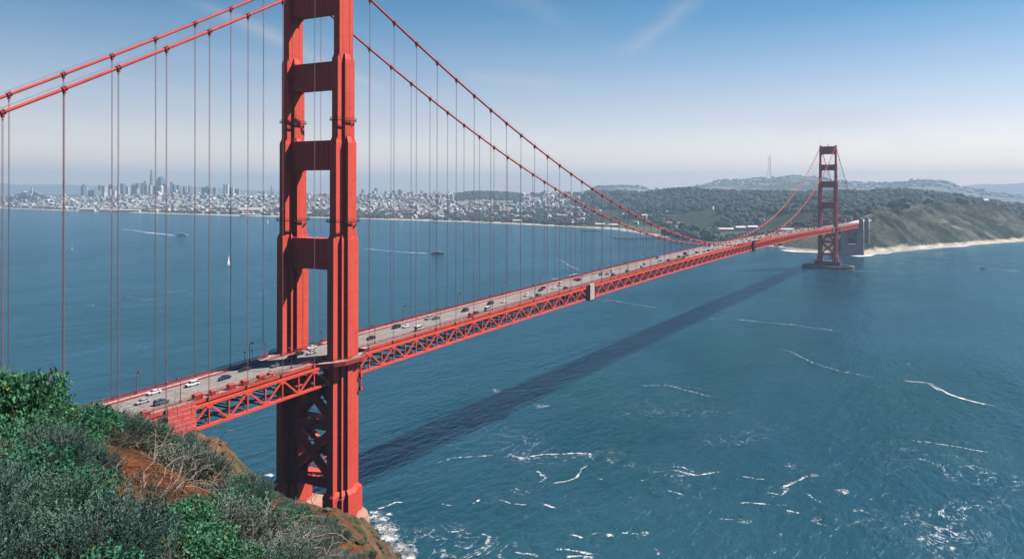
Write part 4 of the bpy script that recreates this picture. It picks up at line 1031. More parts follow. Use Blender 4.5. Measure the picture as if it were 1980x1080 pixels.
for i, (D, q, w, l, h, a, ci, flat) in enumerate(rest):
    v = HV.copy(); 
    if flat: v[8:, 2] = 1.0
    v = v*np.array([w, l, h+2]); c, s = math.cos(a), math.sin(a); V[i*10:(i+1)*10] = np.stack([v[:, 0]*c-v[:, 1]*s, v[:, 0]*s+v[:, 1]*c, v[:, 2]-2], 1)+q
    K[i*10:(i+1)*10] = WALLC[ci]; 
    if RS.rand() < 0.5: K[i*10+4:(i+1)*10] = (0.3, 0.29, 0.28)
    F[i*len(HFT):(i+1)*len(HFT)] = HFT+i*10
o = npmesh('house', V, F, WALLM); setcol(o.data, K); tag(o, kind='stuff'); o.name = 'distant_houses'

# ---- city: tall buildings
def towermat(name, c, band=0.5):
    m = newmat(name, c, 0.45, 0, 0.5); nt = m.node_tree; b = nt.nodes['Principled BSDF']; s_ = N(nt, 'ShaderNodeSeparateXYZ'); nt.links.new(posn(nt), s_.inputs[0])
    zz = mth(nt, 'LESS_THAN', mth(nt, 'FRACT', mth(nt, 'DIVIDE', s_.outputs[2], 8.0)), 0.45); hh = mth(nt, 'LESS_THAN', mth(nt, 'FRACT', mth(nt, 'DIVIDE', mth(nt, 'SUBTRACT', s_.outputs[0], s_.outputs[1]), 9.0)), 0.6)
    nt.links.new(mixc(nt, mth(nt, 'MULTIPLY', mth(nt, 'MULTIPLY', zz, hh), band), c, (0.05, 0.07, 0.09)), b.inputs['Base Color']); return m
TMAT = {'blue': towermat('blue_glass_tower', (0.17, 0.27, 0.36), 0.4), 'dark': towermat('dark_tower', (0.11, 0.15, 0.20), 0.3), 'teal': towermat('teal_tower', (0.20, 0.33, 0.36), 0.4), 'grey': towermat('grey_tower', (0.42, 0.44, 0.46)),
        'pale': towermat('pale_tower', (0.72, 0.70, 0.68)), 'white': towermat('white_tower', (0.92, 0.87, 0.84), 0.25), 'cream': towermat('cream_tower', (0.70, 0.64, 0.52), 0.35), 'glass': towermat('pale_glass_tower', (0.22, 0.34, 0.46), 0.3)}
def highrise(u0, u1, ytop, col, D, lb_, shape='box', ybase=None, name='high_rise'):
    uc = (u0+u1)/2; top = at(uc, ytop, D)[2]; g = hland(uc, D)-6
    g = min(g, 30)
    w = (u1-u0)/1495*D; q = at(uc, PY0, D); h = top-g
    w *= 0.76; t = empty(name, (q[0], q[1], g), R(7)); tag(t, lb_, 'building', 'tall buildings of the city skyline'); mt = TMAT[col]
    d = w*0.85; m = MB(); W = w/2
    if shape == 'box':
        m.box((-d/2, -W, 0), (d/2, W, h)); m.build('wall', mt, t); m = MB(); m.box((-d*0.3, -W*0.6, h), (d*0.3, W*0.6, h+4)); m.build('roof', TMAT['grey'], t)
    elif shape == 'step':
        m.box((-d/2, -W, 0), (d/2, W, h*0.9)); m.box((-d*.42, -W*.62, h*0.9), (d*.42, W*.62, h)); m.build('wall', mt, t); m = MB(); m.box((-d*0.2, -W*0.3, h), (d*0.2, W*0.3, h+5)); m.build('roof', mt, t)
    elif shape == 'pyramid':
        m.add([(-W,-W,0),(W,-W,0),(W,W,0),(-W,W,0),(-W*.14,-W*.14,h*0.86),(W*.14,-W*.14,h*0.86),(W*.14,W*.14,h*0.86),(-W*.14,W*.14,h*0.86)], [(0,1,5,4),(1,2,6,5),(2,3,7,6),(3,0,4,7)]); m.build('wall', mt, t)
        m = MB(); m.add([(-W*.14,-W*.14,h*0.86),(W*.14,-W*.14,h*0.86),(W*.14,W*.14,h*0.86),(-W*.14,W*.14,h*0.86),(0,0,h)], [(0,1,4),(1,2,4),(2,3,4),(3,0,4)]); m.build('spire', TMAT['grey'], t)
        m = MB()
        for s in (-1, 1): m.add([(-W*.2, s*W*.5, h*.35), (W*.2, s*W*.5, h*.35), (W*.1, s*W*.38, h*.72), (-W*.1, s*W*.38, h*.72)]+[(-W*.2, s*W*.3, h*.35), (W*.2, s*W*.3, h*.35), (W*.1, s*W*.2, h*.72), (-W*.1, s*W*.2, h*.72)], [(0,1,2,3),(7,6,5,4),(0,4,5,1),(1,5,6,2),(2,6,7,3),(3,7,4,0)])
        m.build('wing', mt, t)
    elif shape == 'taper':
        P0 = oval(W, W, 20, 3.2)
        lv = [(0, 1), (0.55, 1), (0.75, 0.93), (0.88, 0.80), (0.96, 0.66), (1.0, 0.58)]
        for (a, sa), (b2, sb) in zip(lv[:-1], lv[1:]): m.prism([(x*sa, y*sa) for x, y in P0], h*a, h*b2, 0, sb/sa)
        m.build('wall', mt, t); m = MB(); m.prism([(x*.5, y*.5) for x, y in P0], h, h+3); m.build('crown', TMAT['pale'], t)
    elif shape == 'peak':
        m.box((-d/2, -W, 0), (d/2, W, h*.92)); m.build('wall', mt, t); m = MB(); m.add([(-d/2,-W,h*.92),(d/2,-W,h*.92),(d/2,W,h*.92),(-d/2,W,h*.92),(0,0,h)], [(0,1,4),(1,2,4),(2,3,4),(3,0,4)]); m.build('roof', mt, t)
    elif shape == 'dome':
        m.box((-d/2, -W*.5, 0), (d/2, W*.5, h*.9)); m.build('wall', mt, t); m = MB(); m.tube([(0,0,h*.88),(0,0,h*.93),(0,0,h*.97),(0,0,h)], [W*.8, W, W*.8, W*.3], 12); m.build('dome', mt, t)
HR = [(157,166.5,357,'blue',6900,'blue glass slab tower, the first tall building at the left of the skyline','step'),(166,170.5,360,'pale',7000,'narrow pale tower tight against the first blue slab'),(171,195,368.5,'teal',6700,'long low blue block right of the first slab tower'),
(190,197,358,'blue',7100,'blue grey tower rising behind the long low block'),(197,208,359.5,'pale',7000,'pale tower right of the blue grey tower'),(197.5,206,371,'white',6500,'white block in front of the pale tower, left of the pyramid'),(210,218.6,357.4,'dark',7100,'dark topped tower left of the pyramid'),
(210.5,216.5,366,'white',6600,'white tower below the dark topped one'),(217.5,225.7,369,'white',6500,'pinkish white tower touching the left of the pyramid'),(224.3,233.2,335.5,'pale',7000,'tall thin pyramid shaped tower with a spire','pyramid'),(233,243,355.2,'blue',7200,'broad blue tower right of the pyramid'),
(244,251,360.5,'pale',7100,'pale tower right of the broad blue one'),(238,246.5,376,'white',6300,'low white block under the broad blue tower'),(254,260,357,'blue',7300,'small blue tower in the middle left of downtown'),(261,273,355,'teal',7300,'broad teal tower left of the tallest one'),
(262,268.5,365,'cream',6700,'cream tower in front of the broad teal one'),(273,278.5,354,'dark',7200,'dark narrow tower left of the domed one'),(277.6,283.5,348,'teal',7500,'thin tower with a round green top left of the tallest one','dome'),(280,289,357,'pale',6900,'pale tower under the round topped one'),
(289.5,296.3,328.3,'glass',7700,'tallest glass tower with rounded tapering crown','taper'),(287,294.5,358,'cream',6800,'cream tower at the foot of the tallest tower'),(295.5,302,360,'dark',6900,'dark tower at the right foot of the tallest tower'),(303,319.2,342.6,'blue',7400,'broad dark blue tower with stepped top, right of the tallest','step'),
(308,315.7,357.6,'white',6700,'white tower with peaked top in front of the broad dark blue one','peak'),(315,322,356,'dark',6900,'dark tower at the right foot of the broad blue one'),(329.4,333.2,352,'dark',7200,'slim dark tower standing right of the broad blue one'),(333,341,357,'teal',7100,'teal tower next to the slim dark one'),
(341,349.5,358,'glass',7200,'pale blue tower second right of the slim dark one'),(338,344,366.5,'white',6600,'white tower in front of the pale blue one','peak'),(354,359.5,360.3,'teal',7200,'narrow teal tower in the gap right of downtown'),(359.6,363,360.5,'white',7100,'narrow white tower between teal and blue grey ones'),
(363,370,360,'blue',7200,'blue grey tower right of the narrow white one'),(354,363,368,'grey',6900,'low grey tower under the narrow teal one'),(376.5,380.5,361.5,'grey',7200,'narrow grey tower by the third pair of ropes'),(390,397.2,362,'teal',7100,'squat teal tower on the right end of downtown'),
(398,405.5,360,'grey',7100,'grey tower right of the squat teal one'),(402,406,364,'dark',6900,'dark block under the grey tower by the ropes'),(412,421,363.5,'grey',7000,'low grey pair of towers midway to the bridge tower'),(432,437,357,'grey',6800,'grey half of the twin towers on the hill'),
(437,442.8,356.8,'white',6700,'pinkish white half of the twin towers on the hill'),(443.5,447.5,363.5,'blue',7000,'blue sliver right of the twin towers'),(448.5,452,361.5,'white',7000,'white sliver right of the twin towers'),(454.6,460,365,'teal',6800,'short teal block on the hill'),
(460.5,464,365.5,'cream',6800,'short cream block on the hill'),(444,456,374,'white',6300,'wide white block on the hillside under the twin towers'),(475,485,378,'blue',6500,'low blue block on the slope right of the wide white one'),(498,507.5,371,'blue',6600,'low blue grey block left of the bridge tower'),
(509,514,372,'cream',6600,'small cream block left of the bridge tower'),(523.4,525.4,360,'dark',6700,'very thin dark tower close to the left edge of the bridge tower'),(528,531.5,367,'pale',6600,'pale sliver touching the bridge tower'),
(699,704.5,366.7,'grey',6600,'grey tower just right of the bridge tower'),(719.5,727,369.5,'white',6500,'white tower behind the first rope right of the bridge tower'),(724,730,363.8,'blue',6700,'blue tower tallest of the hill right of the bridge tower'),(743,751,370.5,'pale',6600,'pale tower between the first and second ropes'),
(758,765.5,368.8,'blue',6700,'blue grey tower behind the second rope'),(769,778.5,367.4,'grey',6700,'grey broad tower right of the second rope'),(794,800,371,'blue',6600,'small blue block by the third rope'),(816,820,370.5,'cream',6600,'small cream tower on the ridge past the third rope'),
(838,844,371,'white',6500,'white block on the ridge past the fourth rope'),(866,872,371.5,'pale',6500,'pale block on the ridge left of the wooded hill'),(1010,1016,373.5,'pale',6500,'pale block on the ridge right of the wooded hill'),(1048,1056.5,372.6,'blue',6500,'blue grey block on the ridge under the main cable'),
(1030,1036,375,'white',6400,'white block on the ridge right of the wooded hill'),(1068,1074,374,'cream',6300,'cream block on the ridge far right of the city')]
for r in HR: highrise(*r)
# round tower on the wooded hill at the left
q = land_pt(62, 6500); t = empty('memorial_tower', (q[0], q[1], q[2])); tag(t, 'slim pale round tower on the small wooded hill at far left', 'tower')
m = MB(); m.tube([(0, 0, 0), (0, 0, 52)], [6.5, 5.6], 16); m.build('shaft', WHITEP, t); m = MB(); m.tube([(0, 0, 52), (0, 0, 60)], [5.9, 5.9], 16); m.tube([(0, 0, 60), (0, 0, 64)], [4.6, 4.2], 16); m.build('lantern', TMAT['pale'], t)
# three legged broadcasting mast on the far hill
q = at(1488, 343, 9500); gz = q[2]-14; t = empty('broadcasting_mast', (q[0], q[1], gz)); tag(t, 'tall red and white three legged broadcasting mast on the far hill', 'mast')
H = at(1488, 297, 9500)[2]-gz; MW = newmat('mast_paint', (0.55, 0.42, 0.40), 0.6)
for a in (90, 210, 330):
    c, s = math.cos(R(a)), math.sin(R(a)); prof = [(0, 30), (0.35, 17), (0.6, 13), (0.8, 17), (0.84, 17)]
    m = MB(); m.tube([(c*r_, s*r_, H*f) for f, r_ in prof], 2.2, 6); m.tube([(c*17, s*17, H*.84), (c*17, s*17, H)], 1.1, 6); m.build('leg', MW, t)
for f, r_ in ((0.18, 23.5), (0.35, 17), (0.47, 15), (0.6, 13), (0.7, 15), (0.83, 17)):
    m = MB()
    for a in (90, 210, 330): m.beam((math.cos(R(a))*r_, math.sin(R(a))*r_, H*f), (math.cos(R(a+120))*r_, math.sin(R(a+120))*r_, H*f), 2.6, 3.2)
    m.build('cross_arm', MW, t)

# ---- waterfront buildings and piers
def shed(u, dd, w, l, h, lb_, wallc=(0.7, 0.68, 0.64), roofc=(0.35, 0.16, 0.11), ang=None, name='warehouse'):
    D = float(np.interp(u, us, Ds))+dd; q = land_pt(u, D); q[2] = max(q[2], 2.0)-0.5
    t = empty(name, q, YAW+math.pi/2 if ang is None else ang); tag(t, lb_, 'building')
    m = MB(); m.box((-l/2, -w/2, 0), (l/2, w/2, h)); o = m.build('wall', WALLM, t); setcol(o.data, np.tile(wallc, (len(o.data.vertices), 1)))
    m = MB(); m.add([(-l/2-.5,-w/2-.5,h),(l/2+.5,-w/2-.5,h),(l/2+.5,w/2+.5,h),(-l/2-.5,w/2+.5,h),(-l/2-.5,0,h+w*.28),(l/2+.5,0,h+w*.28)], [(0,1,5,4),(2,3,4,5),(0,4,3),(1,2,5),(3,2,1,0)]); m.build('roof', newmat('shed_roof', roofc, 0.7), t)
for i, (u, l, lb_) in enumerate(((170,110,'long white pier shed, left of three below the dark trees'),(205,85,'white pier shed, middle of three below the dark trees'),(245,190,'longest white pier shed, right of three below the dark trees'))):
    shed(u, -30 if i < 2 else 10, 26, l*0.9, 13, lb_, (0.85, 0.78, 0.74), (0.6, 0.5, 0.46), name='pier_shed')
shed(485, 320, 50, 130, 22, 'wide pale domed hall behind the yacht harbour left of the tower', (0.66, 0.6, 0.57), (0.6, 0.56, 0.53)); shed(485, 40, 14, 110, 6, 'low white boathouse on the harbour wall left of the tower', (0.8, 0.74, 0.72), (0.7, 0.62, 0.6))
for u, lb_ in ((1000,'low pale building behind the beach left of the white sheds'),(1107,'white shed, left of the pair on the beach field'),(1160,'round roofed white shed in the middle of the beach field'),(1187,'white shed on the right of the beach field')): shed(u, 110, 16, 38, 9, lb_, (0.8, 0.8, 0.78), (0.62, 0.62, 0.6))
shed(1310, 300, 20, 60, 9, 'long white building behind the shore grove', (0.8, 0.78, 0.75)); shed(1395, 330, 18, 75, 8, 'long pale stable building on the slope under the cables', (0.75, 0.66, 0.6), (0.66, 0.55, 0.5)); shed(1432, 330, 16, 30, 10, 'white house on the slope under the rising cable, left one', (0.85, 0.85, 0.84), (.7, .7, .7)); shed(1455, 330, 16, 30, 10, 'white house on the slope under the rising cable, right one', (0.85, 0.85, 0.84), (.7, .7, .7))
shed(1540, 260, 14, 90, 6, 'long white low building left of the far tower', (0.8, 0.78, 0.76), (0.7, 0.68, 0.66))
def wharf(p0, p1, w, lb_):
    a = on(*p0, 2.5); b2 = on(*p1, 2.5); L_ = math.hypot(b2[0]-a[0], b2[1]-a[1]); t = empty('wharf', (a[0], a[1], 0), math.atan2(b2[1]-a[1], b2[0]-a[0])); tag(t, lb_, 'pier', 'wharves on the far shore')
    m = MB(); m.box((0, -w/2, 2.6), (L_, w/2, 4.6)); m.build('deck', varmat('wharf_timber', (0.10, 0.10, 0.10), (0.06, 0.06, 0.06), 0.2), t); m = MB(); x = 3
    while x < L_:
        for y in (-w*.4, w*.4): m.tube([(x, y, -3), (x, y, 2.7)], 0.6, 6)
        x += 9
    tag(m.build('piles', DARKST, t), kind='stuff')
wharf((1123,445.5),(1162,447),10,'short dark wharf off the beach, left one'); wharf((1187,460),(1226,461.5),15,'long dark wharf head standing out in the bay'); wharf((1226,461.2),(1290,460),6,'narrow wharf walkway joining the wharf head to the shore'); wharf((118,412.5),(133,413),14,'dark pier end left of the white sheds')
# sea wall and rocks near the pylon
m = MB(); pw = [(1480,474),(1520,474.5),(1560,477),(1590,481)]; W3 = [on(a, b2, 2) for a, b2 in pw]
for a, b2 in zip(W3[:-1], W3[1:]): m.beam((a[0], a[1], 2.0), (b2[0], b2[1], 2.0), 3.0, 5.5)
o = m.build('sea_wall', varmat('seawall_stone', (0.30, 0.29, 0.27), (0.18, 0.18, 0.17), 0.1)); tag(o, 'grey stone sea wall curving along the shore left of the far tower', 'wall')
ROCKM = varmat('shore_rock', (0.13, 0.125, 0.12), (0.07, 0.07, 0.07), 0.3, 0.9)
rk = [(1769,478.5,7,'dark rock in the surf at the foot of the bluff, left one'),(1776,476,9,'dark rock pair member touching the beach, middle of the left group'),(1790,475,8,'dark rock just right of the left group on the beach'),(1803,477.5,7,'lone dark rock in the surf mid beach'),(1890,466,7,'small dark rock in the surf right of mid beach'),
      (1902,460,13,'broad dark rock ledge on the right beach'),(1912,460,13,'broad dark rock ledge beside another on the right beach'),(1968,452,16,'dark rock outcrop near the right edge of the beach')]
for u, v, s, lb_ in rk:
    q = on(u, v, 0); vv = BL[int(u) % 8]*np.array([s, s, s*0.5])+np.array([0, 0, s*0.1]); o = npmesh('shore_rock', vv, IF, ROCKM); o.location = q; tag(o, lb_, 'rock', 'dark rocks along the bluff beach')

# ---- boats
def sailboat(u, v, h, lb_, lean=0.05):
    q = on(u, v, 0); t = empty('sailboat', q, RS.uniform(0.3, 1.2)); tag(t, lb_, 'sailboat', 'sailboats in the bay'); t.rotation_euler[0] = lean
    L_ = h*0.62; m = MB(); n = 9; vs = []; 
    for i in range(n):
        f = i/(n-1); x = (f-0.45)*L_; w = L_*0.15*math.sin(math.pi*min(0.98, f*0.75+0.22))*(1 if f < 1 else 0.05)
        vs += [(x, -w, L_*.10+0.04*L_*f), (x, -w*.6, -L_*.03), (x, w*.6, -L_*.03), (x, w, L_*.10+0.04*L_*f)]
    fs = [(0,1,2,3), tuple(4*(n-1)+k for k in (3,2,1,0))]
    for i in range(n-1):
        a = 4*i
        for k in range(4): fs.append((a+k, a+4+k, a+4+(k+1) % 4, a+(k+1) % 4))
    m.add(vs, fs); m.build('hull', WHITEP, t)
    m = MB(); m.tube([(L_*.05, 0, L_*.08), (L_*.05, 0, h)], 0.12, 6); m.tube([(L_*.05, 0, L_*.2), (-L_*.38, 0.3, L_*.2)], 0.1, 6); m.build('mast', GREYM, t)
    SAIL = newmat('sailcloth', (0.86, 0.85, 0.82), 0.7)
    for nm_, A_, B2, C_, bow in (('mainsail', (L_*.04, 0, L_*.24), (-L_*.37, 0.3, L_*.24), (L_*.04, 0, h*.97), .5), ('jib', (L_*.5, 0, L_*.15), (L_*.08, 0.3, L_*.2), (L_*.08, 0, h*.85), .4)):
        m = MB(); A_, B2, C_ = map(np.array, (A_, B2, C_)); nn_ = 6; vs = []; fs = []; id_ = {}
        for i in range(nn_+1):
            for j in range(nn_+1-i):
                a, b_ = i/nn_, j/nn_; c_ = 1-a-b_; p = A_*c_+B2*a+C_*b_; p = p+np.array([0, bow*27*a*b_*c_*0.6+bow*2*a*(1-a), 0]); id_[(i, j)] = len(vs); vs.append(p)
        for i in range(nn_):
            for j in range(nn_-i):
                fs.append((id_[(i, j)], id_[(i+1, j)], id_[(i, j+1)]))
                if j < nn_-i-1: fs.append((id_[(i+1, j)], id_[(i+1, j+1)], id_[(i, j+1)]))
        m.add(vs, fs, 0, True); m.build(nm_, SAIL, t)
sailboat(442, 512.5, 21, 'white sailboat behind the ropes left of the near tower, closest of the sailboats'); sailboat(139, 482.5, 21, 'white sailboat at left, just right of the thick paired rope'); sailboat(121.5, 434, 22, 'small white sailboat half behind the thick paired rope near the far shore'); sailboat(518, 431.5, 20, 'tiny sailboat touching the far shore beside the near tower')
def motorboat(u, v, L_, lb_, rz, dark=False):
    q = on(u, v, 0); t = empty('ferry_boat', q, rz); tag(t, lb_, 'boat'); m = MB(); n = 8; vs = []
    for i in range(n):
        f = i/(n-1); x = (f-.5)*L_; w = L_*.15*(1-max(0, f-.55)**2*4.6); vs += [(x, -w, L_*.09+f*L_*.03), (x, -w*.75, -0.5), (x, w*.75, -0.5), (x, w, L_*.09+f*L_*.03)]
    fs = [(0,1,2,3), tuple(4*(n-1)+k for k in (3,2,1,0))]
    for i in range(n-1):
        a = 4*i
        for k in range(4): fs.append((a+k, a+4+k, a+4+(k+1) % 4, a+(k+1) % 4))
    m.add(vs, fs); m.build('hull', newmat('navy_hull', (0.05, 0.07, 0.10), 0.4) if dark else WHITEP, t)
    m = MB(); m.box((-L_*.36, -L_*.11, L_*.09), (L_*.22, L_*.11, L_*.17)); m.box((-L_*.3, -L_*.09, L_*.175), (L_*.12, L_*.09, L_*.23)); m.build('cabin', WHITEP, t)
    m = MB(); m.box((-L_*.34, -L_*.112, L_*.12), (L_*.21, L_*.112, L_*.15)); m.box((L_*.118, -L_*.08, L_*.19), (L_*.124, L_*.08, L_*.22)); m.build('window_band', GLASS, t)
    m = MB(); m.tube([(-L_*.05, 0, L_*.23), (-L_*.05, 0, L_*.38)], 0.15, 6); m.box((-L_*.12, -.8, L_*.23), (-L_*.06, .8, L_*.29)); m.build('mast', GREYM, t)
motorboat(352, 455.5, 34, 'white ferry trailing a broad wake in the left of the bay', YAW-math.pi/2+0.35); motorboat(846, 491, 28, 'dark hulled tour boat with a wake between the ropes right of the near tower', YAW-math.pi/2+0.1, True)
motorboat(1899, 518.5, 9, 'tiny dark boat with a wake near the right edge', YAW+math.pi/2, True)

# ================================================================== THE HEADLAND
DR = [0.5, 1.5, 3, 6, 10, 16, 25, 40, 60, 100, 150, 200, 235, 260, 290, 320, 360, 430]
TB = {
 -400: [6000, 2150, 1400, 1020, 880, 840, 890, 970, 1010, 1040, 1050, 1030, 1000, 980, 960, 960, 990, 1000],
 0:    [6000, 2150, 1400, 1030, 880, 835, 880, 950, 1000, 1040, 1050, 1030, 1000, 980, 960, 960, 990, 1000],
 100:  [6000, 2150, 1410, 1045, 900, 845, 875, 935, 985, 1015, 1020, 1000, 980, 960, 960, 975, 1010, 1010],
 200:  [6000, 2150, 1420, 1065, 935, 860, 850, 890, 930, 960, 960, 940, 930, 930, 960, 990, 1020, 1010],
 300:  [6000, 2150, 1430, 1085, 965, 895, 868, 874, 905, 930, 930, 905, 890, 905, 950, 990, 1030, 1020],
 345:  [6000, 2150, 1440, 1098, 983, 918, 890, 888, 909, 924, 914, 886, 876, 894, 954, 994, 1039, 1029],
 380:  [6000, 2160, 1450, 1114, 1009, 944, 916, 907, 918, 933, 903, 870, 860, 888, 958, 1008, 1048, 1038],
 420:  [6000, 2180, 1460, 1126, 1031, 971, 938, 921, 928, 941, 921, 896, 884, 916, 976, 1021, 1061, 1051],
 450:  [6000, 2200, 1470, 1136, 1051, 991, 956, 933, 941, 951, 941, 926, 914, 946, 1001, 1036, 1076, 1066],
 480:  [6000, 2200, 1480, 1146, 1066, 1011, 974, 951, 953, 958, 958, 948, 935, 968, 1013, 1043, 1083, 1073],
 520:  [6000, 2200, 1500, 1164, 1084, 1034, 999, 972, 975, 975, 975, 970, 962, 990, 1030, 1050, 1090, 1080],
 560:  [6000, 2250, 1520, 1204, 1114, 1059, 1026, 999, 1000, 995, 990, 985, 980, 1008, 1040, 1055, 1090, 1080],
 600:  [6000, 2300, 1550, 1250, 1150, 1090, 1060, 1032, 1031, 1018, 1008, 1003, 1013, 1033, 1048, 1063, 1088, 1078],
 650:  [6000, 2400, 1600, 1328, 1208, 1143, 1108, 1073, 1064, 1036, 1024, 1017, 1020, 1028, 1044, 1069, 1094, 1084],
 700:  [6000, 2500, 1700, 1405, 1275, 1205, 1160, 1125, 1112, 1082, 1059, 1042, 1035, 1032, 1037, 1072, 1102, 1092],
 735:  [6000, 2600, 1800, 1455, 1335, 1265, 1215, 1180, 1168, 1143, 1118, 1096, 1078, 1066, 1063, 1083, 1108, 1098],
 770:  [6000, 2700, 1850, 1505, 1385, 1305, 1260, 1225, 1209, 1184, 1156, 1134, 1118, 1108, 1106, 1114, 1124, 1114],
 810:  [6000, 2800, 1900, 1560, 1430, 1340, 1290, 1250, 1225, 1205, 1175, 1155, 1140, 1135, 1130, 1130, 1130, 1120],
 900:  [6000, 3000, 2000, 1650, 1500, 1420, 1350, 1300, 1270, 1245, 1225, 1205, 1198, 1200, 1200, 1200, 1200, 1200],
 1100: [6000, 3200, 2200, 1800, 1600, 1500, 1430, 1370, 1330, 1300, 1290, 1290, 1290, 1290, 1290, 1290, 1290, 1290],
 2500: [6000, 3200, 2200, 1800, 1600, 1500, 1430, 1370, 1330, 1300, 1290, 1290, 1290, 1290, 1290, 1290, 1290, 1290]}
lr = np.log(DR); angs = []; Tt = []
for u in sorted(TB):
    a = math.atan((PX0-u)/FPX); angs.append(a); Tt.append((np.array(TB[u])-370.0)/FPX*math.cos(a))
def const(a, first, rest_): angs.append(a); Tt.append(np.array([first/r if False else max(rest_, 1.75/r+rest_*0.5) if r < 8 else rest_ for r in DR]))
for a, s in ((R(62), 0.22), (R(80), 0.12), (R(120), 0.02), (R(180), -0.05), (R(-62), 0.62), (R(-95), 0.55), (R(-130), 0.25), (R(-180), -0.05)): const(a, 0, s)
o_ = np.argsort(angs); angs = np.array(angs)[o_]; Tt = np.array(Tt)[o_]
th = np.concatenate([np.linspace(-math.pi, R(-30), 60)[:-1], np.linspace(R(-30), R(6), 60)[:-1], np.linspace(R(6), R(40), 620)[:-1], np.linspace(R(40), R(70), 60)[:-1], np.linspace(R(70), math.pi, 50)])
rr = np.exp(np.linspace(math.log(0.5), math.log(430), 600))
Tc = np.stack([np.interp(np.log(rr), lr, t) for t in Tt])           # columns x r
TG = np.stack([np.interp(th, angs, Tc[:, i]) for i in range(len(rr))], 1)
kern = np.hanning(15); kern /= kern.sum()
TGs = np.stack([np.convolve(np.pad(TG[i], 7, mode='edge'), kern, 'valid') for i in range(len(th))])
Zg = CAM[2]-rr[None, :]*TGs
Xg = CAM[0]+rr[None, :]*np.cos(YAW+th[:, None]); Yg = CAM[1]+rr[None, :]*np.sin(YAW+th[:, None])
far = sstep((rr[None, :]-45)/60)
rid = np.abs(fbm(Xg+Yg*0.3, Yg-Xg*0.2, 34, 5, 61)); rid2 = fbm(Xg, Yg, 9, 4, 67); rid3 = np.abs(fbm(Xg*0.8+Yg*0.5+3*rid2, (Yg-Xg*0.6)*0.6, 13, 5, 69))
Zg = Zg+(1-far)*(fbm(Xg, Yg, 3.0, 4, 71)*0.22*np.minimum(1, rr[None, :]/6)+fbm(Xg, Yg, 0.5, 3, 73)*0.05)+far*((rid-0.15)*13+rid2*2.4+(0.2-rid3)*7)*np.clip((Zg+4)/14, 0.15, 1)
nth, nrr = Xg.shape; idx = np.arange(nth*nrr).reshape(nth, nrr)
F = np.stack([idx[:-1, :-1], idx[:-1, 1:], idx[1:, 1:], idx[1:, :-1]], -1).reshape(-1, 4)
gz_ = np.gradient(Zg, axis=1)/(np.gradient(rr)[None, :]); steep = np.clip(np.abs(gz_)-0.45, 0, 1)
na = fbm(Xg, Yg, 1.6, 5, 81); nb = fbm(Xg, Yg, 18, 5, 83); nc2 = fbm(Xg, Yg, 5, 4, 85)
soil = lin((0.17, 0.05, 0.022)); soil2 = lin((0.30, 0.105, 0.045)); straw = lin((0.14, 0.09, 0.05)); rock = lin((0.15, 0.10, 0.072)); crevice_shade = lin((0.05, 0.037, 0.03)); moss = lin((0.075, 0.08, 0.032)); rust = lin((0.20, 0.115, 0.065))
def mx(a, b, t): return a*(1-t[..., None])+b*t[..., None]
nearc = mx(mx(np.broadcast_to(soil, Xg.shape+(3,)), soil2, sstep(na*2.2+.5)), straw, sstep(nc2*2.5-0.3))
farc = mx(mx(mx(np.broadcast_to(rock, Xg.shape+(3,)), crevice_shade, np.maximum(sstep((0.14-rid)*6), sstep((rid3-0.28)*7))), rust, sstep(nb*3+.1)), moss, sstep(nc2*2.5+nb*2-0.15)*(1-np.clip(steep*2, 0, 1)))  # hollows of the relief get crevice shade painted into the colour
colr = mx(nearc, farc, sstep((rr[None, :]-70)/50)*np.ones_like(Xg)); wet = sstep((6-Zg)/5); colr = mx(colr, lin((0.05, 0.045, 0.04)), wet*0.8)
HEADM = newmat('headland_soil', (0.2, 0.1, 0.05), 0.95, 0, 0.1); nt = HEADM.node_tree; b = nt.nodes['Principled BSDF']
at_ = N(nt, 'ShaderNodeAttribute', attribute_name='tone'); P_ = posn(nt); a1 = nz(nt, 9.0, 7, 0.7, P_); a2 = nz(nt, 0.45, 8, 0.65, posn(nt, (1, 1, 0.35)), 0.8)
v_ = mixc(nt, 0.5, ramp(nt, a1, [(0.3, (0.45, 0.45, 0.45)), (0.7, (1.5, 1.5, 1.5))]), ramp(nt, a2, [(0.32, (0.30, 0.29, 0.28)), (0.66, (1.9, 1.85, 1.8))]))  # low spots of the rock relief multiplied darker, as painted crevice shade
nt.links.new(mixc(nt, 1.0, at_.outputs['Color'], v_, 'MULTIPLY'), b.inputs['Base Color'])
nt.links.new(bump(nt, a1, 0.6, 0.06, bump(nt, a2, 1.0, 2.2)), b.inputs['Normal'])
o = npmesh('headland', np.stack([Xg, Yg, Zg], -1).reshape(-1, 3), F[:, ::-1], HEADM, True); setcol(o.data, colr.reshape(-1, 3)); tag(o, kind='structure')
def hground(x, y):
    r = math.hypot(x-CAM[0], y-CAM[1]); a = math.atan2(y-CAM[1], x-CAM[0])-YAW
    a = (a+math.pi) % (2*math.pi)-math.pi
    i = min(max(np.searchsorted(th, a), 1), nth-1); t = (a-th[i-1])/(th[i]-th[i-1]); j = min(max(np.searchsorted(rr, r), 1), nrr-1); s = (r-rr[j-1])/(rr[j]-rr[j-1])
    return float((Zg[i-1, j-1]*(1-t)+Zg[i, j-1]*t)*(1-s)+(Zg[i-1, j]*(1-t)+Zg[i, j]*t)*s)

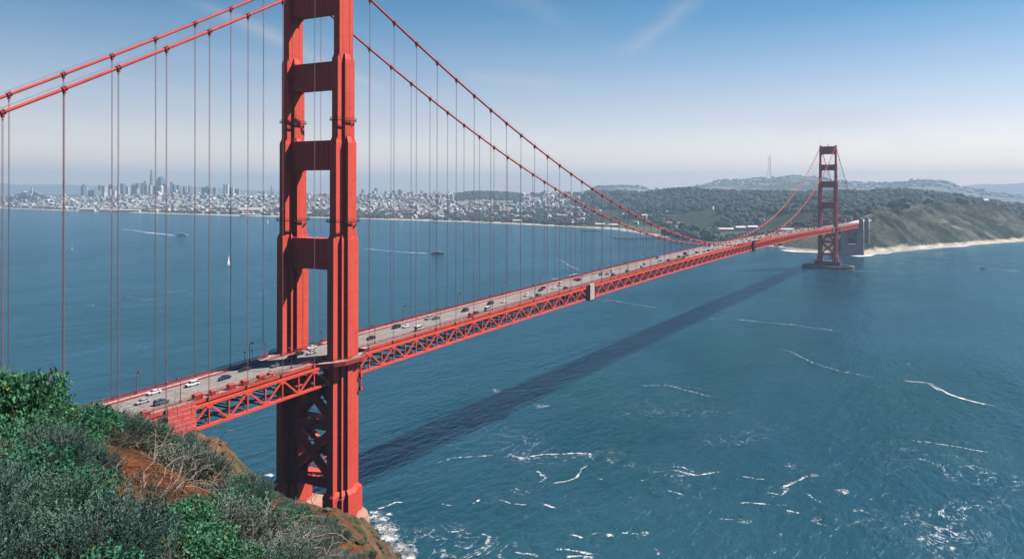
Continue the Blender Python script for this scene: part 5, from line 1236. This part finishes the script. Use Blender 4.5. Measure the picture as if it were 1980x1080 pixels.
# ---- shrubs
def leafmat(name, rough=0.6, sss=0.0):
    m = newmat(name, (0.1, 0.2, 0.1), rough, 0, 0.25); nt = m.node_tree; b = nt.nodes['Principled BSDF']; a = N(nt, 'ShaderNodeAttribute', attribute_name='tone'); nt.links.new(a.outputs['Color'], b.inputs['Base Color'])
    tr = N(nt, 'ShaderNodeBsdfTranslucent'); nt.links.new(a.outputs['Color'], tr.inputs['Color']); mxs = N(nt, 'ShaderNodeMixShader'); mxs.inputs[0].default_value = 0.28
    nt.links.new(b.outputs[0], mxs.inputs[1]); nt.links.new(tr.outputs[0], mxs.inputs[2]); nt.links.new(mxs.outputs[0], nt.nodes['Material Output'].inputs['Surface']); return m
LM = leafmat('shrub_leaves'); TWIGM = varmat('twig_bark', (0.13, 0.095, 0.08), (0.30, 0.24, 0.20), 8.0, 0.85); TWIGD = varmat('dark_twig', (0.07, 0.045, 0.03), (0.15, 0.10, 0.07), 8.0, 0.9)
def unit(v): return v/(np.linalg.norm(v, axis=-1, keepdims=True)+1e-9)
def leaves(name, P, D, Nn, L, W, C, cup=0.25):
    """diamond leaves: P base, D direction, Nn normal"""
    S = unit(np.cross(D, Nn)); n = len(P); up = np.cross(S, D)
    V = np.stack([P, P+D*L[:, None]*.5+S*W[:, None]*.5+up*(L*cup*.3)[:, None], P+D*L[:, None], P+D*L[:, None]*.5-S*W[:, None]*.5+up*(L*cup*.3)[:, None]], 1).reshape(-1, 3)
    F = np.arange(n*4).reshape(n, 4); o = npmesh(name, V, F, LM); setcol(o.data, np.repeat(C, 4, 0)); me = o.data; bpy.data.objects.remove(o); return me
def shell(r, n, seed, flat=0.75, lumps=7):
    """points in the outer part of a lumpy dome, with outward directions"""
    rs = np.random.RandomState(seed); cs = np.concatenate([[[0, 0, .25]], np.stack([rs.uniform(-.6, .6, lumps), rs.uniform(-.6, .6, lumps), rs.uniform(.05, .55, lumps)], 1)])*r; rad = np.concatenate([[0.72 if lumps < 10 else 0.6], rs.uniform(.32, .52, lumps)*(1 if lumps < 10 else .72)])*r
    k = rs.choice(len(cs), n, p=rad**2/np.sum(rad**2)); d = unit(rs.normal(size=(n, 3))); d[:, 2] = np.abs(d[:, 2])*np.where(rs.rand(n) < .8, 1, -1)
    q = cs[k]+d*(rad[k]*rs.uniform(.55, 1.03, n)**0.6)[:, None]; q[:, 2] = np.maximum(q[:, 2]*flat, rs.uniform(-.05, .1, n)); return q, d, rs
def leafy_mesh(seed, r=0.8, n=7200, c0=(0.018, 0.11, 0.048), c1=(0.12, 0.34, 0.17)):
    P, d, rs = shell(r, n//6, seed, 0.8, 15); Pn = np.repeat(P, 6, 0); dn = np.repeat(d, 6, 0); m_ = len(Pn)
    D = unit(dn*0.5+rs.normal(size=(m_, 3))*0.7+np.array([0, 0, .35])); Nn = unit(rs.normal(size=(m_, 3))*.6+np.array([0, 0, 1]))
    L = rs.uniform(.024, .066, m_); t = np.clip(np.repeat(rs.rand(n//6), 6)**1.4*0.8+rs.rand(m_)*0.35, 0, 1); C = np.array(c0)*(1-t[:, None])+np.array(c1)*t[:, None]; y = rs.rand(m_) < 0.012; C[y] = (0.26, 0.25, 0.06)
    return leaves('foliage', Pn+rs.normal(size=(m_, 3))*.018, D, Nn, L, L*rs.uniform(.5, .75, m_), C)
def sage_mesh(seed, r=0.8, n=640, c0=(0.012, 0.042, 0.032), c1=(0.21, 0.34, 0.27), sprig=0.34, k=28, lw=0.35):
    P, d, rs = shell(r, n, seed, 0.7); dirs = unit(d*0.75+np.array([0, 0, .75])+rs.normal(size=(n, 3))*.28); s = np.tile(np.linspace(0, 1, k), n); Pn = np.repeat(P-dirs*sprig*.5, k, 0); Dn = np.repeat(dirs, k, 0); m_ = n*k
    sl = np.repeat(rs.uniform(.6, 1.35, n), k)*sprig; side = unit(np.cross(Dn, rs.normal(size=(m_, 3)))); pos = Pn+Dn*(s*sl)[:, None]
    D = unit(Dn*0.8+side*0.75); L = rs.uniform(.028, .05, m_)*(1.15-.45*s); t = np.clip(np.repeat(rs.rand(n), k)*.5+s*.45+rs.rand(m_)*.15, 0, 1); C = np.array(c0)*(1-t[:, None])+np.array(c1)*t[:, None]  # tips lightened, sprig bases darkened: highlight and inner shade put into the colour
    return leaves('foliage', pos, D, unit(np.cross(D, side)), L, L*lw*1.5, C)
def twig_mesh(seed, r=0.8, n=80, mat=None, thick=0.008, droop=0.0, spread=1.0, ln=1.0):
    rs = np.random.RandomState(seed); m = MB()
    def grow(p, d, L_, rad, lev):
        pts = [p]; q = np.array(p, float); dd = np.array(d, float); k = 4
        for i in range(k):
            dd = dd+rs.normal(size=3)*.28; dd[2] -= droop*.12; dd /= np.linalg.norm(dd); q = q+dd*L_/k; pts.append(tuple(q))
            if lev < 2 and rs.rand() < .7: grow(tuple(q), dd+rs.normal(size=3)*.7, L_*.55, rad*.6, lev+1)
        m.tube(pts, [rad*(1-.17*i) for i in range(k+1)], 3, caps=False)
    for i in range(n//5):
        a = rs.uniform(0, 6.28); b = rs.uniform(0, .5)*r*spread; d = np.array([math.cos(a)*rs.uniform(.3, 1.2)*spread, math.sin(a)*rs.uniform(.3, 1.2)*spread, rs.uniform(.25, 1.1)]); d /= np.linalg.norm(d)
        grow((math.cos(a)*b, math.sin(a)*b, 0), d, ln*r*rs.uniform(.6, 1.1), thick*rs.uniform(.7, 1.3), 0)
    return m.mesh('branches', mat or TWIGM)
LEAFY = [leafy_mesh(i) for i in range(3)]; LEAFYB = [leafy_mesh(10+i, 0.8, 6000, (0.012, 0.085, 0.045), (0.07, 0.27, 0.16)) for i in range(2)]
SAGE = [sage_mesh(20+i) for i in range(3)]; SAGEP = [sage_mesh(30+i, 0.8, 620, (0.05, 0.08, 0.06), (0.38, 0.45, 0.36), 0.27) for i in range(2)]; SAGED = [sage_mesh(40+i, 0.8, 620, (0.008, 0.035, 0.025), (0.10, 0.25, 0.14), 0.32) for i in range(2)]
DRYL = [sage_mesh(50+i, 0.8, 260, (0.07, 0.06, 0.045), (0.27, 0.235, 0.18), 0.20, 16, .15) for i in range(2)]
TW = [twig_mesh(60+i, ln=0.75) for i in range(3)]; TWD = [twig_mesh(70+i, .8, 60, TWIGD, ln=0.55) for i in range(2)]; TWH = [twig_mesh(80+i, 0.9, 140, None, .011, 1.0, 1.5) for i in range(2)]
KINDS = {'leafy': (LEAFY, TWD, 'bright green leafy shrub'), 'leafyb': (LEAFYB, TWD, 'dark green leafy shrub'), 'sage': (SAGE, TWD, 'grey green feathery sagebrush'), 'pale': (SAGEP, TW, 'pale silvery sagebrush'),
         'dark': (SAGED, TWD, 'dark green feathery bush'), 'dry': (DRYL, TW, 'dry brown brush with thin leaves'), 'bare': (None, TWH, 'tangle of bare dead branches')}
nshrub = 0
def where(u, v):
    a = 'at the far left' if u < 90 else 'left of the bridge end' if u < 210 else 'below the bridge end' if u < 350 else 'below the red screen' if u < 440 else 'on the slope left of the near tower' if u < 560 else 'on the slope below the near tower'
    b2 = 'at the top of the slope' if v < 850 else 'midway down the picture corner' if v < 950 else 'near the bottom edge'
    return a+' '+b2
def shrub(u, D, kind, s, zs=1.0, sink=0.0):
    global nshrub
    d = ray(u, PY0); p = CAM+d*D; z = hground(p[0], p[1]); v = PY0-3+(CAM[2]-z)/D*FPX
    fo, tw, lb_ = KINDS[kind]; t = empty('shrub', (p[0], p[1], z-sink*s), RS.uniform(0, 6.28)); t.scale = (s, s, s*zs)
    tag(t, ' '.join((lb_+' '+where(u, v)).split()[:16]), 'shrub', 'shrubs covering the foreground slope'); nshrub += 1
    if fo: o = bpy.data.objects.new('foliage', fo[RS.randint(len(fo))]); COL.objects.link(o); o.parent = t
    o = bpy.data.objects.new('branches', tw[RS.randint(len(tw))]); COL.objects.link(o); o.parent = t
    return t
def pick(u, v):
    r = RS.rand()
    if RS.rand() < 0.16: return ('sage', 'pale', 'sage', 'bare', 'dark', 'leafy', None)[RS.randint(7)]
    if u < 175 and v < 900: return 'leafy' if r < .75 else 'leafyb'
    if 130 < u < 300 and v < 872: return 'pale' if r < .3 else 'dry' if r < .42 else 'bare' if r < .55 else 'sage' if r < .85 else 'dark'
    if 250 <= u < 360 and v < 905: return 'dark' if r < .55 else 'sage'
    if 210 < u < 440 and 880 < v < 995: return 'dry' if r < .05 else 'bare' if r < .18 else 'pale' if r < .26 else None
    if u < 215: return 'sage' if r < .62 else 'dark' if r < .8 else 'leafyb' if v > 950 else 'pale'
    if v > 955 and u < 440: return 'leafyb' if r < .42 else 'leafy' if r < .66 else 'sage' if r < .76 else 'pale' if r < .84 else 'dry' if r < .92 else None
    if u < 540 and v < 965: return 'pale' if r < .42 else 'dry' if r < .50 else 'sage' if r < .75 else 'dark'
    if u < 560: return 'leafy' if r < .14 else 'sage' if r < .30 else 'pale' if r < .42 else 'bare' if r < .48 else None
    return 'pale' if r < .5 else 'sage' if r < .74 else 'dark' if r < .84 else None
D = 4.4
while D < 120:
    s0 = 0.42+0.035*min(D, 14)+0.004*min(D, 60); u = -140.0
    while u < 720:
        uu = u+RS.uniform(-.4, .4)*s0*0.9/D*FPX; DD = D*RS.uniform(.93, 1.07); d = ray(uu, PY0); p = CAM+d*DD; v = 370+(CAM[2]-hground(p[0], p[1]))/DD*FPX
        if uu < 560 or DD > 18:
            kd = pick(uu, v)
            if kd in ('bare', 'dry') and uu < 200 and v < 880: kd = 'sage'
            if kd and DD > 60 and uu > 535 and v < 1003: kd = None
            if kd and 355 < uu < 535 and v < 925 and RS.rand() < .45: kd = None
            if kd:
                s = s0*RS.uniform(.6, 1.3)*(0.75 if 355 < uu < 535 and v < 935 else 1)
                if kd in ('dry', 'bare'): s *= 0.85
                shrub(uu, DD, kd, s, RS.uniform(.8, 1.15), 0.08)
        u += s0*0.98/D*FPX
    D *= 1.13 if D < 20 else 1.19
for (u, D, kd, s, zs) in ((15, 11, 'leafy', 1.25, 1.3), (70, 12, 'leafy', 1.05, 1.15), (45, 11.5, 'leafy', 1.1, 1.2), (112, 14, 'leafyb', 0.8, .9), (-30, 10, 'leafy', 1.3, 1.4), (188, 25, 'leafy', 0.35, 1.8), (265, 24, 'dark', 1.1, 1.1), (310, 27, 'dark', 1.35, 1.0), (335, 31, 'dark', 1.2, 1.0), (285, 22, 'sage', 1.0, 1.0),
                          (230, 19, 'bare', 1.0, 1.0), (245, 17, 'bare', 1.1, 1.0), (195, 18, 'dry', 1.0, 1.0), (490, 52, 'pale', 1.1, 1.0), (470, 48, 'sage', 1.1, 1.0), (505, 55, 'sage', 1.1, 1.0), (580, 40, 'pale', 1.2, 0.9), (610, 44, 'pale', 1.3, 0.9), (640, 50, 'sage', 1.2, 0.9), (560, 33, 'sage', 1.0, 0.9), (600, 34, 'pale', 1.0, 0.9)): shrub(u, D, kd, s, zs, 0.05)
# low dry grass between the shrubs
rs = np.random.RandomState(5); PP = []; 
for i in range(1900):
    u = rs.uniform(-120, 720); D = math.exp(rs.uniform(math.log(4), math.log(75))); d = ray(u, PY0); p = CAM+d*D
    if vnoise(np.array(p[0]*.9), np.array(p[1]*.9), 4) < 0.42: continue
    z = hground(p[0], p[1]); h = 0.10+0.002*D
    for j in range(7): PP.append((p[0]+rs.normal()*.06*(1+D*.03), p[1]+rs.normal()*.06*(1+D*.03), z-.01, h*rs.uniform(.6, 1.5), D))
PP = np.array(PP); m_ = len(PP); Dn = unit(rs.normal(size=(m_, 3))*.45+np.array([0, 0, 1])); t = rs.rand(m_)[:, None]
C = np.array((0.14, 0.09, 0.05))*(1-t)+np.array((0.33, 0.25, 0.16))*t; gm = rs.rand(m_) < .25; C[gm] = (0.08, 0.12, 0.05)
me = leaves('dry_grass', PP[:, :3], Dn, unit(rs.normal(size=(m_, 3))), PP[:, 3], PP[:, 3]*.09*(1+PP[:, 4]*.03), C, 0.6); o = bpy.data.objects.new('dry_grass', me); COL.objects.link(o); tag(o, kind='stuff')
# scrub mats on the far cliff faces
P = []; S = []; C = []
for i in range(2600):
    u = rs.uniform(330, 800); D = rs.uniform(85, 285); d = ray(u, PY0); p = CAM+d*D; z = hground(p[0], p[1])
    if z < 9 or (abs(p[0]) < 16 and abs(p[1]) < 27) or vnoise(np.array(p[0]/14), np.array(p[1]/14), 8) < .5: continue
    s = rs.uniform(.25, .8); P.append((p[0], p[1], z+s*.1)); S.append(np.array([s, s, s*.5])); C.append(np.array((0.045, 0.058, 0.03) if rs.rand() < .7 else (0.10, 0.085, 0.05))*rs.uniform(.7, 1.3))
scatter('cliff_scrub', P, S, C)
# rocks and the concrete retaining wall behind the screen
for i, (u, D, s, lb_) in enumerate(((712, 268, 3.2, 'dark jagged rock at the foot of the headland beside the pier'), (742, 285, 2.6, 'dark wet rock in the white surf below the pier'), (768, 297, 2.0, 'lowest dark rock in the surf near the bottom edge'), (545, 205, 3.5, 'brown boulder on the cliff crest left of the tower legs'), (590, 235, 3.0, 'brown boulder on the cliff crest in front of the tower legs'))):
    d = ray(u, PY0); p = CAM+d*D; z = hground(p[0], p[1]); vv = BL[(i+3) % 8]*np.array([s*1.2, s, s*.8]); o = npmesh('boulder', vv, IF, HEADM); setcol(o.data, np.tile((0.15, 0.11, 0.08) if i > 2 else (0.06, 0.05, 0.045), (len(vv), 1))); o.location = (p[0], p[1], max(z, 0)); tag(o, lb_, 'rock')
q = on(383, 842, 63); t = empty('service_fence', (q[0], q[1], hground(q[0], q[1])), 0.0); tag(t, 'grey wire fence on the cliff crest beside the red screen', 'fence'); 
m = MB(); m.beam((-2, 0, 2.6), (3.4, 0, 2.6), .08, .08); m.beam((-2, 0, 1.3), (3.4, 0, 1.3), .06, .06); m.build('rail', GREYM, t)
for i in range(5): m = MB(); m.beam((-2+i*1.35, 0, -1), (-2+i*1.35, 0, 2.7), .09, .09); m.build('post', GREYM, t)
m = MB()
for i in range(27): m.beam((-2+i*.2, 0, 0), (-2+i*.2, 0, 2.5), .03, .03)
m.build('wire_mesh', GREYM, t)

# ================================================================== CARS
PAINT = {k: newmat('car_paint_'+k, c, 0.25, 0.0, 0.6) for k, c in (('white', (0.80, 0.80, 0.78)), ('silver', (0.45, 0.47, 0.48)), ('black', (0.02, 0.02, 0.025)), ('dark blue', (0.02, 0.035, 0.07)), ('grey', (0.13, 0.14, 0.15)), ('red', (0.45, 0.03, 0.03)))}
LAMPW = newmat('headlamp_lens', (0.8, 0.8, 0.78), 0.1); LAMPR = newmat('tail_lamp_lens', (0.4, 0.02, 0.02), 0.2)
SHAPE = {'car': (4.6, 1.8, [(-2.3, .35, .75), (-2.25, .3, .92), (-1.6, .25, .98), (-.9, .25, 1.0), (.8, .25, .98), (1.5, .25, .9), (2.2, .3, .74), (2.3, .35, .6)], (-1.75, -1.05, .35, 1.15), 1.44),
         'suv': (4.8, 1.95, [(-2.4, .4, .95), (-2.35, .35, 1.1), (-1.6, .3, 1.12), (1.0, .3, 1.12), (1.6, .3, 1.05), (2.3, .35, .95), (2.4, .4, .75)], (-2.3, -2.0, .55, 1.25), 1.78),
         'van': (5.3, 2.0, [(-2.65, .4, 1.1), (-2.6, .35, 1.2), (1.2, .35, 1.2), (2.0, .35, 1.1), (2.55, .4, .95), (2.65, .45, .7)], (-2.6, -2.5, 1.1, 1.9), 2.15),
         'pickup': (5.6, 2.0, [(-2.8, .5, 1.0), (-2.75, .45, 1.08), (-.6, .4, 1.08), (1.3, .4, 1.1), (2.6, .45, 1.0), (2.8, .5, .8)], (-.7, -.45, .75, 1.35), 1.82)}
def car_proto(kind, paint):
    L_, W_, prof, (c0, c1, c2, c3), H_ = SHAPE[kind]; t = empty('truck' if kind == 'pickup' else 'van' if kind == 'van' else 'car'); m = MB(); hw = W_/2; vs = []
    for x, zl, zh in prof:
        e = 0.86 if abs(x) > L_/2-.12 else 1.0; vs += [(x, -hw*e*.94, zl), (x, -hw*e, (zl+zh)/2), (x, -hw*e*.92, zh), (x, hw*e*.92, zh), (x, hw*e, (zl+zh)/2), (x, hw*e*.94, zl)]
    n = len(prof); fs = [tuple(range(5, -1, -1)), tuple(6*(n-1)+i for i in range(6))]
    for i in range(n-1):
        for k in range(6): a = 6*i; fs.append((a+k, a+(k+1) % 6, a+6+(k+1) % 6, a+6+k))
    m.add(vs, fs)
    if kind == 'pickup': m.box((-2.7, -hw*.98, 1.05), (-.7, -hw*.86, 1.3)); m.box((-2.7, hw*.86, 1.05), (-.7, hw*.98, 1.3)); m.box((-2.78, -hw*.98, 1.05), (-2.66, hw*.98, 1.3))
    m.build('body', PAINT[paint], t)
    zb = max(p[2] for p in prof)-.06; g = MB(); wb, wt = hw*.9, hw*.74
    g.add([(c0, -wb, zb), (c3, -wb, zb), (c3, wb, zb), (c0, wb, zb), (c1, -wt, H_-.06), (c2, -wt, H_-.06), (c2, wt, H_-.06), (c1, wt, H_-.06)], [(0,1,5,4),(1,2,6,5),(2,3,7,6),(3,0,4,7),(4,5,6,7)]); g.build('windows', GLASS, t)
    m = MB(); m.add([(c1-.06, -wt-.03, H_-.08), (c2+.06, -wt-.03, H_-.08), (c2+.06, wt+.03, H_-.08), (c1-.06, wt+.03, H_-.08), (c1+.06, -wt+.08, H_), (c2-.08, -wt+.08, H_), (c2-.08, wt-.08, H_), (c1+.06, wt-.08, H_)], [(0,1,5,4),(1,2,6,5),(2,3,7,6),(3,0,4,7),(4,5,6,7),(3,2,1,0)])
    for s in (-1, 1):
        xm = (c0+c3)/2-.1; m.beam((xm, s*wb*1.0, zb), (xm, s*wt*1.02, H_-.06), .1, .04, up=(0, 1, 0)); m.beam((c3, s*wb, zb), (c2, s*wt, H_-.05), .08, .06); m.beam((c0, s*wb, zb), (c1, s*wt, H_-.05), .1, .06)
    m.build('roof', PAINT[paint], t)
    for sx in (-1, 1):
        for s in (-1, 1):
            m = MB(); x = sx*L_*.30; m.tube([(x, s*(hw-.22), .34), (x, s*(hw+.01), .34)], .34, 14); w = m.build('wheel', BLK, t)
    for s in (-1, 1):
        m = MB(); m.cbox((L_/2-.06, s*hw*.66, prof[-1][2]+.02), (.12, .34, .16)); m.build('headlight', LAMPW, t)
        m = MB(); m.cbox((-L_/2+.05, s*hw*.68, prof[0][2]+.02), (.12, .3, .16)); m.build('tail_light', LAMPR, t)
    t.location = (0, 0, -500); regkids(t); return t
PR = {}
LANES_S = (-7.9, -4.75); LANES_N = (-1.45, 1.6, 4.75, 7.9)
taken = []
def put_car(x, y, kind, paint, label):
    lane = min(LANES_S+LANES_N, key=lambda q: abs(q-y)); 
    for k in range(6):
        if any(abs(x-a) < 6.5 and lane == b2 for a, b2 in taken): x += 7.0
    taken.append((x, lane))
    if (kind, paint) not in PR: PR[(kind, paint)] = car_proto(kind, paint); c = PR[(kind, paint)]
    else: c = copy_tree(PR[(kind, paint)])
    c.location = (x, lane, road(x)+0.01); sl = math.atan((road(x+1)-road(x-1))/2); south = lane < YM
    c.rotation_euler = (0, -sl if south else sl, (0 if south else math.pi)+RS.normal(0, .01)); tag(c, label, {'pickup': 'truck', 'van': 'van'}.get(kind, 'car'), 'vehicles on the bridge deck')
def car_px(u, v, kind, paint, label):
    z = 75.0
    for i in range(5): p = on(u, v, z); z = road(p[0])+.7
    put_car(p[0], p[1], kind, paint, label)
for a in ((297,757,'car','white','white car furthest left among the lanes by the far railing'),(275,775,'car','silver','silver car low in the lanes closest to the brush'),(310,776,'suv','grey','dark grey station wagon closest to the camera beside the red equipment'),(374,742,'suv','white','white car between the red screen and the near tower'),
          (435,729,'car','dark blue','dark blue car second before the near tower'),(470,712,'car','black','black car entering the shadow of the near tower'),(565,692,'suv','black','black vehicle in the shadow between the legs of the near tower'),(715,652,'car','black','black car just emerging right of the near tower'),
          (765,631,'suv','black','large black car second right of the near tower'),(788,630,'car','white','white car just behind the large black one'),(813,635,'van','white','white van on the near lanes right of the tower'),(829,614,'pickup','silver','silver pickup truck ahead of a dark car past the white van'),
          (843,614,'car','grey','grey car right behind the silver pickup'),(900,599,'suv','dark blue','dark blue car beside the far railing with a white car behind it'),(920,604,'car','black','low black car in the middle lanes before the white one'),(938,602,'van','white','white van right of the low black car'),
          (950,586,'suv','black','black car by the far railing above the white van'),(975,582,'car','white','small white car by the third far lamp'),(1019,570,'suv','white','white car leading a close pair before the gantry'),(1026,573,'car','white','second white car of the close pair before the gantry'),
          (1040,570,'suv','grey','grey car right of the close white pair'),(1044,560,'car','black','black car above the grey one'),(1052,556,'car','black','black car tailgating another black car'),(1072,556,'car','white','white car alone mid lane left of the gantry'),(1085,550,'van','white','white van above the gantry approach'),
          (1097,556,'car','black','tiny black car in the near lane left of the gantry'),(1117,540,'car','red','dark red car by the far railing above the gantry'),(1123,541,'suv','black','black car touching the dark red one'),(1164,530,'car','black','black car first right of the gantry'),(1174,529,'car','grey','grey car second right of the gantry'),
          (1184,524,'van','white','white van third right of the gantry'),(1187,531,'suv','black','black car below the white van right of the gantry'),(1218,524,'suv','grey','grey car mid lanes farther right of the gantry'),(1242,516,'van','white','white van beside the far lane right of the gantry'),(1247,511,'car','black','black car just above that white van'),
          (1274,503,'car','white','white car where the far lamps bunch up'),(1292,503,'suv','black','black car where the near cable dips')):
    car_px(*a)
pk = list(PAINT); rs2 = np.random.RandomState(3)
for i in range(75):
    x = 400+850*(i/75)+rs2.uniform(-6, 6); y = (LANES_S+LANES_N)[rs2.randint(6)]; kd = ('car', 'suv', 'van', 'car')[rs2.randint(4)]; pc = ('white', 'silver', 'black', 'grey', 'dark blue', 'red', 'white', 'black')[rs2.randint(8)]
    put_car(x, y, kd, pc, 'tiny %s %s on the far %s of the deck' % (pc, {'car': 'car', 'suv': 'tall car', 'van': 'van'}[kd], 'middle' if x < 750 else 'stretch before the far tower'))
for i in range(4): put_car(-22-rs2.uniform(0, 3)+i*9, LANES_N[i % 4], 'car', ('grey', 'silver', 'black', 'white')[i], ('grey', 'silver', 'black', 'white')[i]+' car partly hidden behind the near tower legs')
for o in [o for o in bpy.data.objects if o.type == 'EMPTY' and o.parent is None and o.location.z < -400]: print('unused', o.name)

# ---- people on the east sidewalk
def person(x, y, rz, jacket, trousers, lab):
    me = bpy.data.meshes.new('person'); J = [(0,0,.95),(0,0,1.2),(0,0,1.42),(0,0.01,1.52),(0,.02,1.66),(0,.02,1.76), (.19,0,1.40),(.25,.03,1.12),(.24,.12,.88), (-.19,0,1.40),(-.25,.02,1.12),(-.24,.10,.88), (.1,0,.9),(.12,.06,.5),(.12,.0,.08),(.12,.14,.04), (-.1,0,.9),(-.12,-.06,.5),(-.12,-.18,.1),(-.12,-.06,.05)]
    E_ = [(0,1),(1,2),(2,3),(3,4),(4,5),(2,6),(6,7),(7,8),(2,9),(9,10),(10,11),(0,12),(12,13),(13,14),(14,15),(0,16),(16,17),(17,18),(18,19)]
    rad = [.14,.14,.15,.06,.1,.07,.07,.05,.035,.07,.05,.035,.09,.065,.045,.04,.09,.065,.045,.04]
    me.from_pydata(J, E_, []); o = bpy.data.objects.new('tmp', me); COL.objects.link(o); sk = o.modifiers.new('s', 'SKIN'); 
    for i, r_ in enumerate(rad): me.skin_vertices[0].data[i].radius = (r_, r_)
    me.skin_vertices[0].data[0].use_root = True; o.modifiers.new('d', 'SUBSURF').levels = 1
    dg = bpy.context.evaluated_depsgraph_get(); m2 = bpy.data.meshes.new_from_object(o.evaluated_get(dg)); bpy.data.objects.remove(o)
    SK = bpy.data.materials.get('skin') or newmat('skin', (0.45, 0.26, 0.18), 0.6)
    m2.materials.clear()
    for mm in (SK, newmat('jacket', jacket, .8), newmat('trousers', trousers, .8), newmat('hair', (0.05, 0.03, 0.02), .8)): m2.materials.append(mm)
    for p_ in m2.polygons: c = p_.center; p_.material_index = 2 if c.z < .93 else 1 if (c.z < 1.48 and not (c.z < .93)) else 3 if (c.z > 1.68 or (c.z > 1.58 and c.y < 0)) else 0; p_.use_smooth = True
    p = bpy.data.objects.new('person', m2); COL.objects.link(p); p.location = (x, y, road(x)+.25); p.rotation_euler = (0, 0, rz); tag(p, lab, 'person', 'walkers on the far walkway')
for a in ((-58.5, 11.6, 1.6, (0.03,0.03,0.04), (0.05,0.05,0.08), 'person in dark clothes walking by the far railing above the white cars'), (-57.6, 12.1, 1.5, (0.7,0.7,0.7), (0.04,0.04,0.06), 'person in a pale jacket beside the one in dark clothes'), (48, 11.8, 0.2, (0.05,0.06,0.1), (0.05,0.05,0.06), 'person in dark clothes by the far railing right of the near tower'),
          (101, 11.5, 0.2, (0.3,0.05,0.04), (0.04,0.04,0.06), 'person in a red jacket by the far railing above the white van'), (103, 12.0, 3.0, (0.04,0.05,0.05), (0.04,0.04,0.06), 'person in black beside the one in a red jacket')): person(*a)

# ================================================================== HAZE
hz = MB(); hz.box((-14200, -22200, -60), (21200, 22200, 660)); HZM = bpy.data.materials.new('haze_air'); HZM.use_nodes = True; nt = HZM.node_tree; nt.nodes.clear()
ho = N(nt, 'ShaderNodeOutputMaterial'); hv = N(nt, 'ShaderNodeVolumePrincipled'); hv.inputs['Color'].default_value = (0.54, 0.74, 0.97, 1); hv.inputs['Density'].default_value = 9.2e-5; hv.inputs['Anisotropy'].default_value = 0.1
nt.links.new(hv.outputs[0], ho.inputs['Volume']); o = hz.build('haze', HZM); tag(o, kind='stuff')
